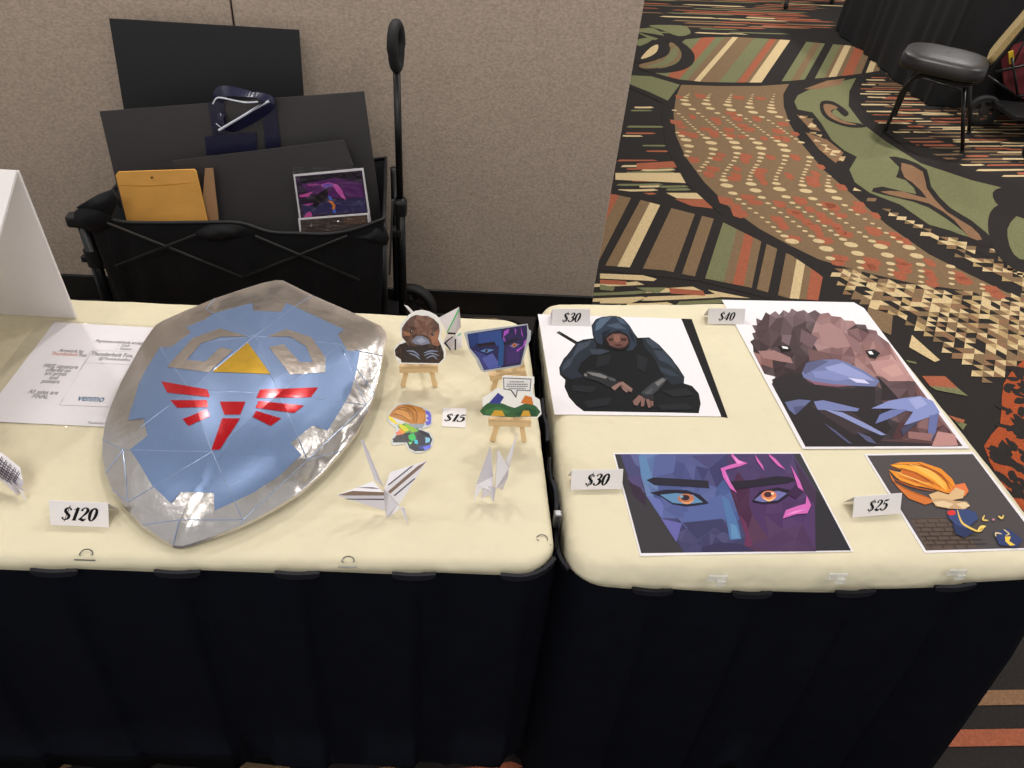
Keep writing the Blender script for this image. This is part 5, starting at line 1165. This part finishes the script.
MB().tube([onP(p, o2, n2)+n2*.045 for p in r19(cr(pl, 4))], .0022, 6).build('shiny_edge', M['shine'], nb)  # pale tubes drawn where the loop's edges shine
MB().tube([onP(p, o2, n2)+n2*.048 for p in r19(cr([(232, 395), (290, 360), (400, 295), (480, 245), (575, 195)], 4))], .0036, 6).build('shiny_edge', M['shine'], nb)
MB().tube([onP(p, o2, n2)+n2*.014 for p in r19(cr([(190, 365), (240, 400), (232, 345), (222, 295)], 4))], .0014, 6).build('shiny_edge', M['shine'], nb)

# ------------------------------------------------------------------ across the aisle: chair, skirted table, red wagon, casters
FLn = G((884, 133)); RLn = G((961.5, 153)); fw = (FLn-RLn).normalized(); sd = Vector((fw.y, -fw.x, 0)); sd = sd if sd.y > 0 else -sd
ch = thing('banquet_chair', (FLn+RLn)/2+sd*.2, 'black metal banquet chair with brown seat in the aisle', 'chair')
rot = Matrix(((fw.x, sd.x, 0), (fw.y, sd.y, 0), (0, 0, 1)))
so_ = onP((905, 92), RLn, sd); fd = .37
sc = G((945, 61), .50)
def rr_slab(c, lx, ly, r, z0, z1, dome_):
    P = rounded([(-lx/2, -ly/2), (lx/2, -ly/2), (lx/2, ly/2), (-lx/2, ly/2)], r, 6); mb = MB(); rings = []
    for s_, z in ((.90, z0), (.985, z0+.006), (1, z0+.02), (.985, z1-.014), (.93, z1-.003), (.75, z1+dome_*.7), (.4, z1+dome_), (.02, z1+dome_)):
        rings.append([c+rot @ Vector((p.x*s_, p.y*s_, 0))+UP*z for p in P])
    n = len(P); mb.add([v for r_ in rings for v in r_], [[a*n+i, a*n+(i+1) % n, (a+1)*n+(i+1) % n, (a+1)*n+i] for a in range(7) for i in range(n)]); mb.add(rings[0], [list(range(n))[::-1]]); return mb
rr_slab(Vector((sc.x, sc.y, 0)), .46, .43, .13, .455, .535, .012).build('seat', M['vinyl'], ch, True)
sw_ = .40
for s in (0, 1):
    off = sd*(sw_*s)
    foot = FLn+off+UP*.012; top = onP((903, 90), RLn, sd)+off; knee = onP((918, 76), RLn, sd)+off; end = onP((962, 84), RLn, sd)+off
    MB().tube([Vector(p) for p in cr([tuple(foot), tuple(foot.lerp(top, .6)), tuple(top), tuple(knee), tuple(knee.lerp(end, .5)), tuple(end)], 5)], .0115, 10).build('leg', M['black'], ch, True)
    rt = onP((964, 87), RLn, sd)+off
    MB().tube([RLn+off+UP*.012, rt], .0115, 10).build('leg', M['black'], ch, True)
    bk = [onP(p, RLn, sd)+off for p in ((962, 84), (972, 84), (984, 76), (1000, 58), (1032, 20))]
    MB().tube([Vector(p) for p in cr([tuple(v) for v in bk], 5)], .0115, 10).build('back_frame', M['black'], ch, True)
st_a = onP((907, 92), RLn, sd); st_b = onP((960, 107), RLn, sd)
MB().tube([st_a+sd*sw_*.95, st_b+sd*sw_*.95], .007, 8).build('stretcher', M['black'], ch, True)
bA, bB = onP((988, 66), RLn, sd), onP((1040, 6), RLn, sd); bd = (bB-bA); nn_ = bd.cross(sd).normalized(); nn_ = nn_ if nn_.dot(fw) > 0 else -nn_
P = rounded([(0, 0), (bd.length, 0), (bd.length, sw_), (0, sw_)], .05, 5)
f3 = lambda p, k: bA+bd.normalized()*p.x+sd*p.y+nn_*k
MB().slab([f3(p, .022) for p in P], -nn_*.04).build('backrest', M['weave'], ch)
for o_ in (FLn, RLn):
    for s in (0, 1):
        MB().lathe(o_+sd*sw_*s+UP*.0006, UP, [(0, .0), (0, .014), (.018, .0135), (.022, .0)], 12).build('foot_cap', M['rubber'], ch)
# far skirted table
ft = thing('skirted_table', (4.1, 6.1, 0), 'far table in a floor-length black skirt behind the banquet chair', 'table')
q = [(3.36, 7.15), (3.30, 5.22), (4.9, 5.22), (4.9, 7.15)]
per = densify(rounded(q, .05), .03); pn_ = normals(per); mb = MB(); rings = []
cen = sum(per, Vector())/len(per)
for z_, f_ in ((.775, .0), (.68, .35), (.3, .75), (.008, 1)):
    ring = []
    for i, p in enumerate(per):
        out = pn_[i] if (p+pn_[i]*.1-cen).length > (p-cen).length else -pn_[i]
        ring.append(p+out*((.03*f_*(.5+.5*math.sin(i*.9+1.7*math.sin(i*.23))))+.04*f_*NZ.noise(Vector((p.x*3, p.y*3, 0))))+UP*z_)
    rings.append(ring)
n = len(per); mb.add([v for r_ in rings for v in r_], [[a*n+i, a*n+(i+1) % n, (a+1)*n+(i+1) % n, (a+1)*n+i] for a in range(3) for i in range(n)])
mb.build('skirt_cloth', M['farskirt'], ft, True)
MB().slab([p+UP*.775 for p in per], UP*.012).build('tabletop', M['farskirt'], ft)
# red folding wagon cut by the frame
rg = thing('folding_wagon', G((1012, 128)), 'maroon folding wagon with yellow strap behind the chair back', 'wagon')
Yr = 4.80
def pr_(p, y=Yr): return onY(p, y)
body = [pr_(p, Yr+.12) for p in ((1003, 70), (1013, 56), (1030, 50), (1080, 48), (1080, 112), (1024, 99), (1012, 93), (1004, 84))]
MB().slab(body, Vector((.12, .24, 0))).build('fabric_tub', M['redcloth'], rg)
MB().slab([pr_(p, Yr+.10) for p in ((1008, 52), (1013, 50), (1014, 63), (1009, 64))], Vector((0, -.006, 0))).build('yellow_strap', M['yellow'], rg)
for a, b, r in (((996, 72), (1080, 52), .009), ((1012, 58), (1018, 98), .008), ((988, 76), (1014, 94), .008), ((1016, 96), (1080, 92), .010), ((1030, 30), (1010, 70), .006)):
    MB().tube([pr_(a, Yr+.08), pr_(b, Yr+.08)], r, 8).build('frame_bar', M['black'], rg, True)
w1 = onY((988, 101), 4.9); wheel(Vector((w1.x, w1.y, .10)), .10, rg)
w2 = G((1031, 163)); wheel(Vector((w2.x, w2.y, .082)), .082, rg)
MB().box(Vector(((w1.x+w2.x)/2+.25, (w1.y+w2.y)/2+.15, .16)), (.5, .3, .03), bev=.006).build('floor_pan', M['poly'], rg)
# two casters of a rolling stand at the top of the picture
rs_ = thing('rolling_stand', G((806, 4)), 'black rolling stand base with casters at the far end of the aisle', 'stand')
c1, c2_ = G((785, 9)), G((831, 4))
MB().tube([c1+UP*.10, c2_+UP*.10], .016, 8).build('base_bar', M['black'], rs_, True)
MB().tube([(c1+c2_)/2+UP*.1, (c1+c2_)/2+UP*1.2], .018, 10).build('upright', M['black'], rs_, True)
for c in (c1, c2_):
    k = MB().lathe(c+UP*.035-Vector((.012, 0, 0)), (1, 0, 0), [(0, 0), (0, .03), (.006, .035), (.018, .035), (.024, .03), (.024, 0)], 16).build('caster', M['rubber'], rs_, True)
    MB().box(c+UP*.075, (.034, .03, .045), bev=.006).build('caster_fork', M['steel'], k)
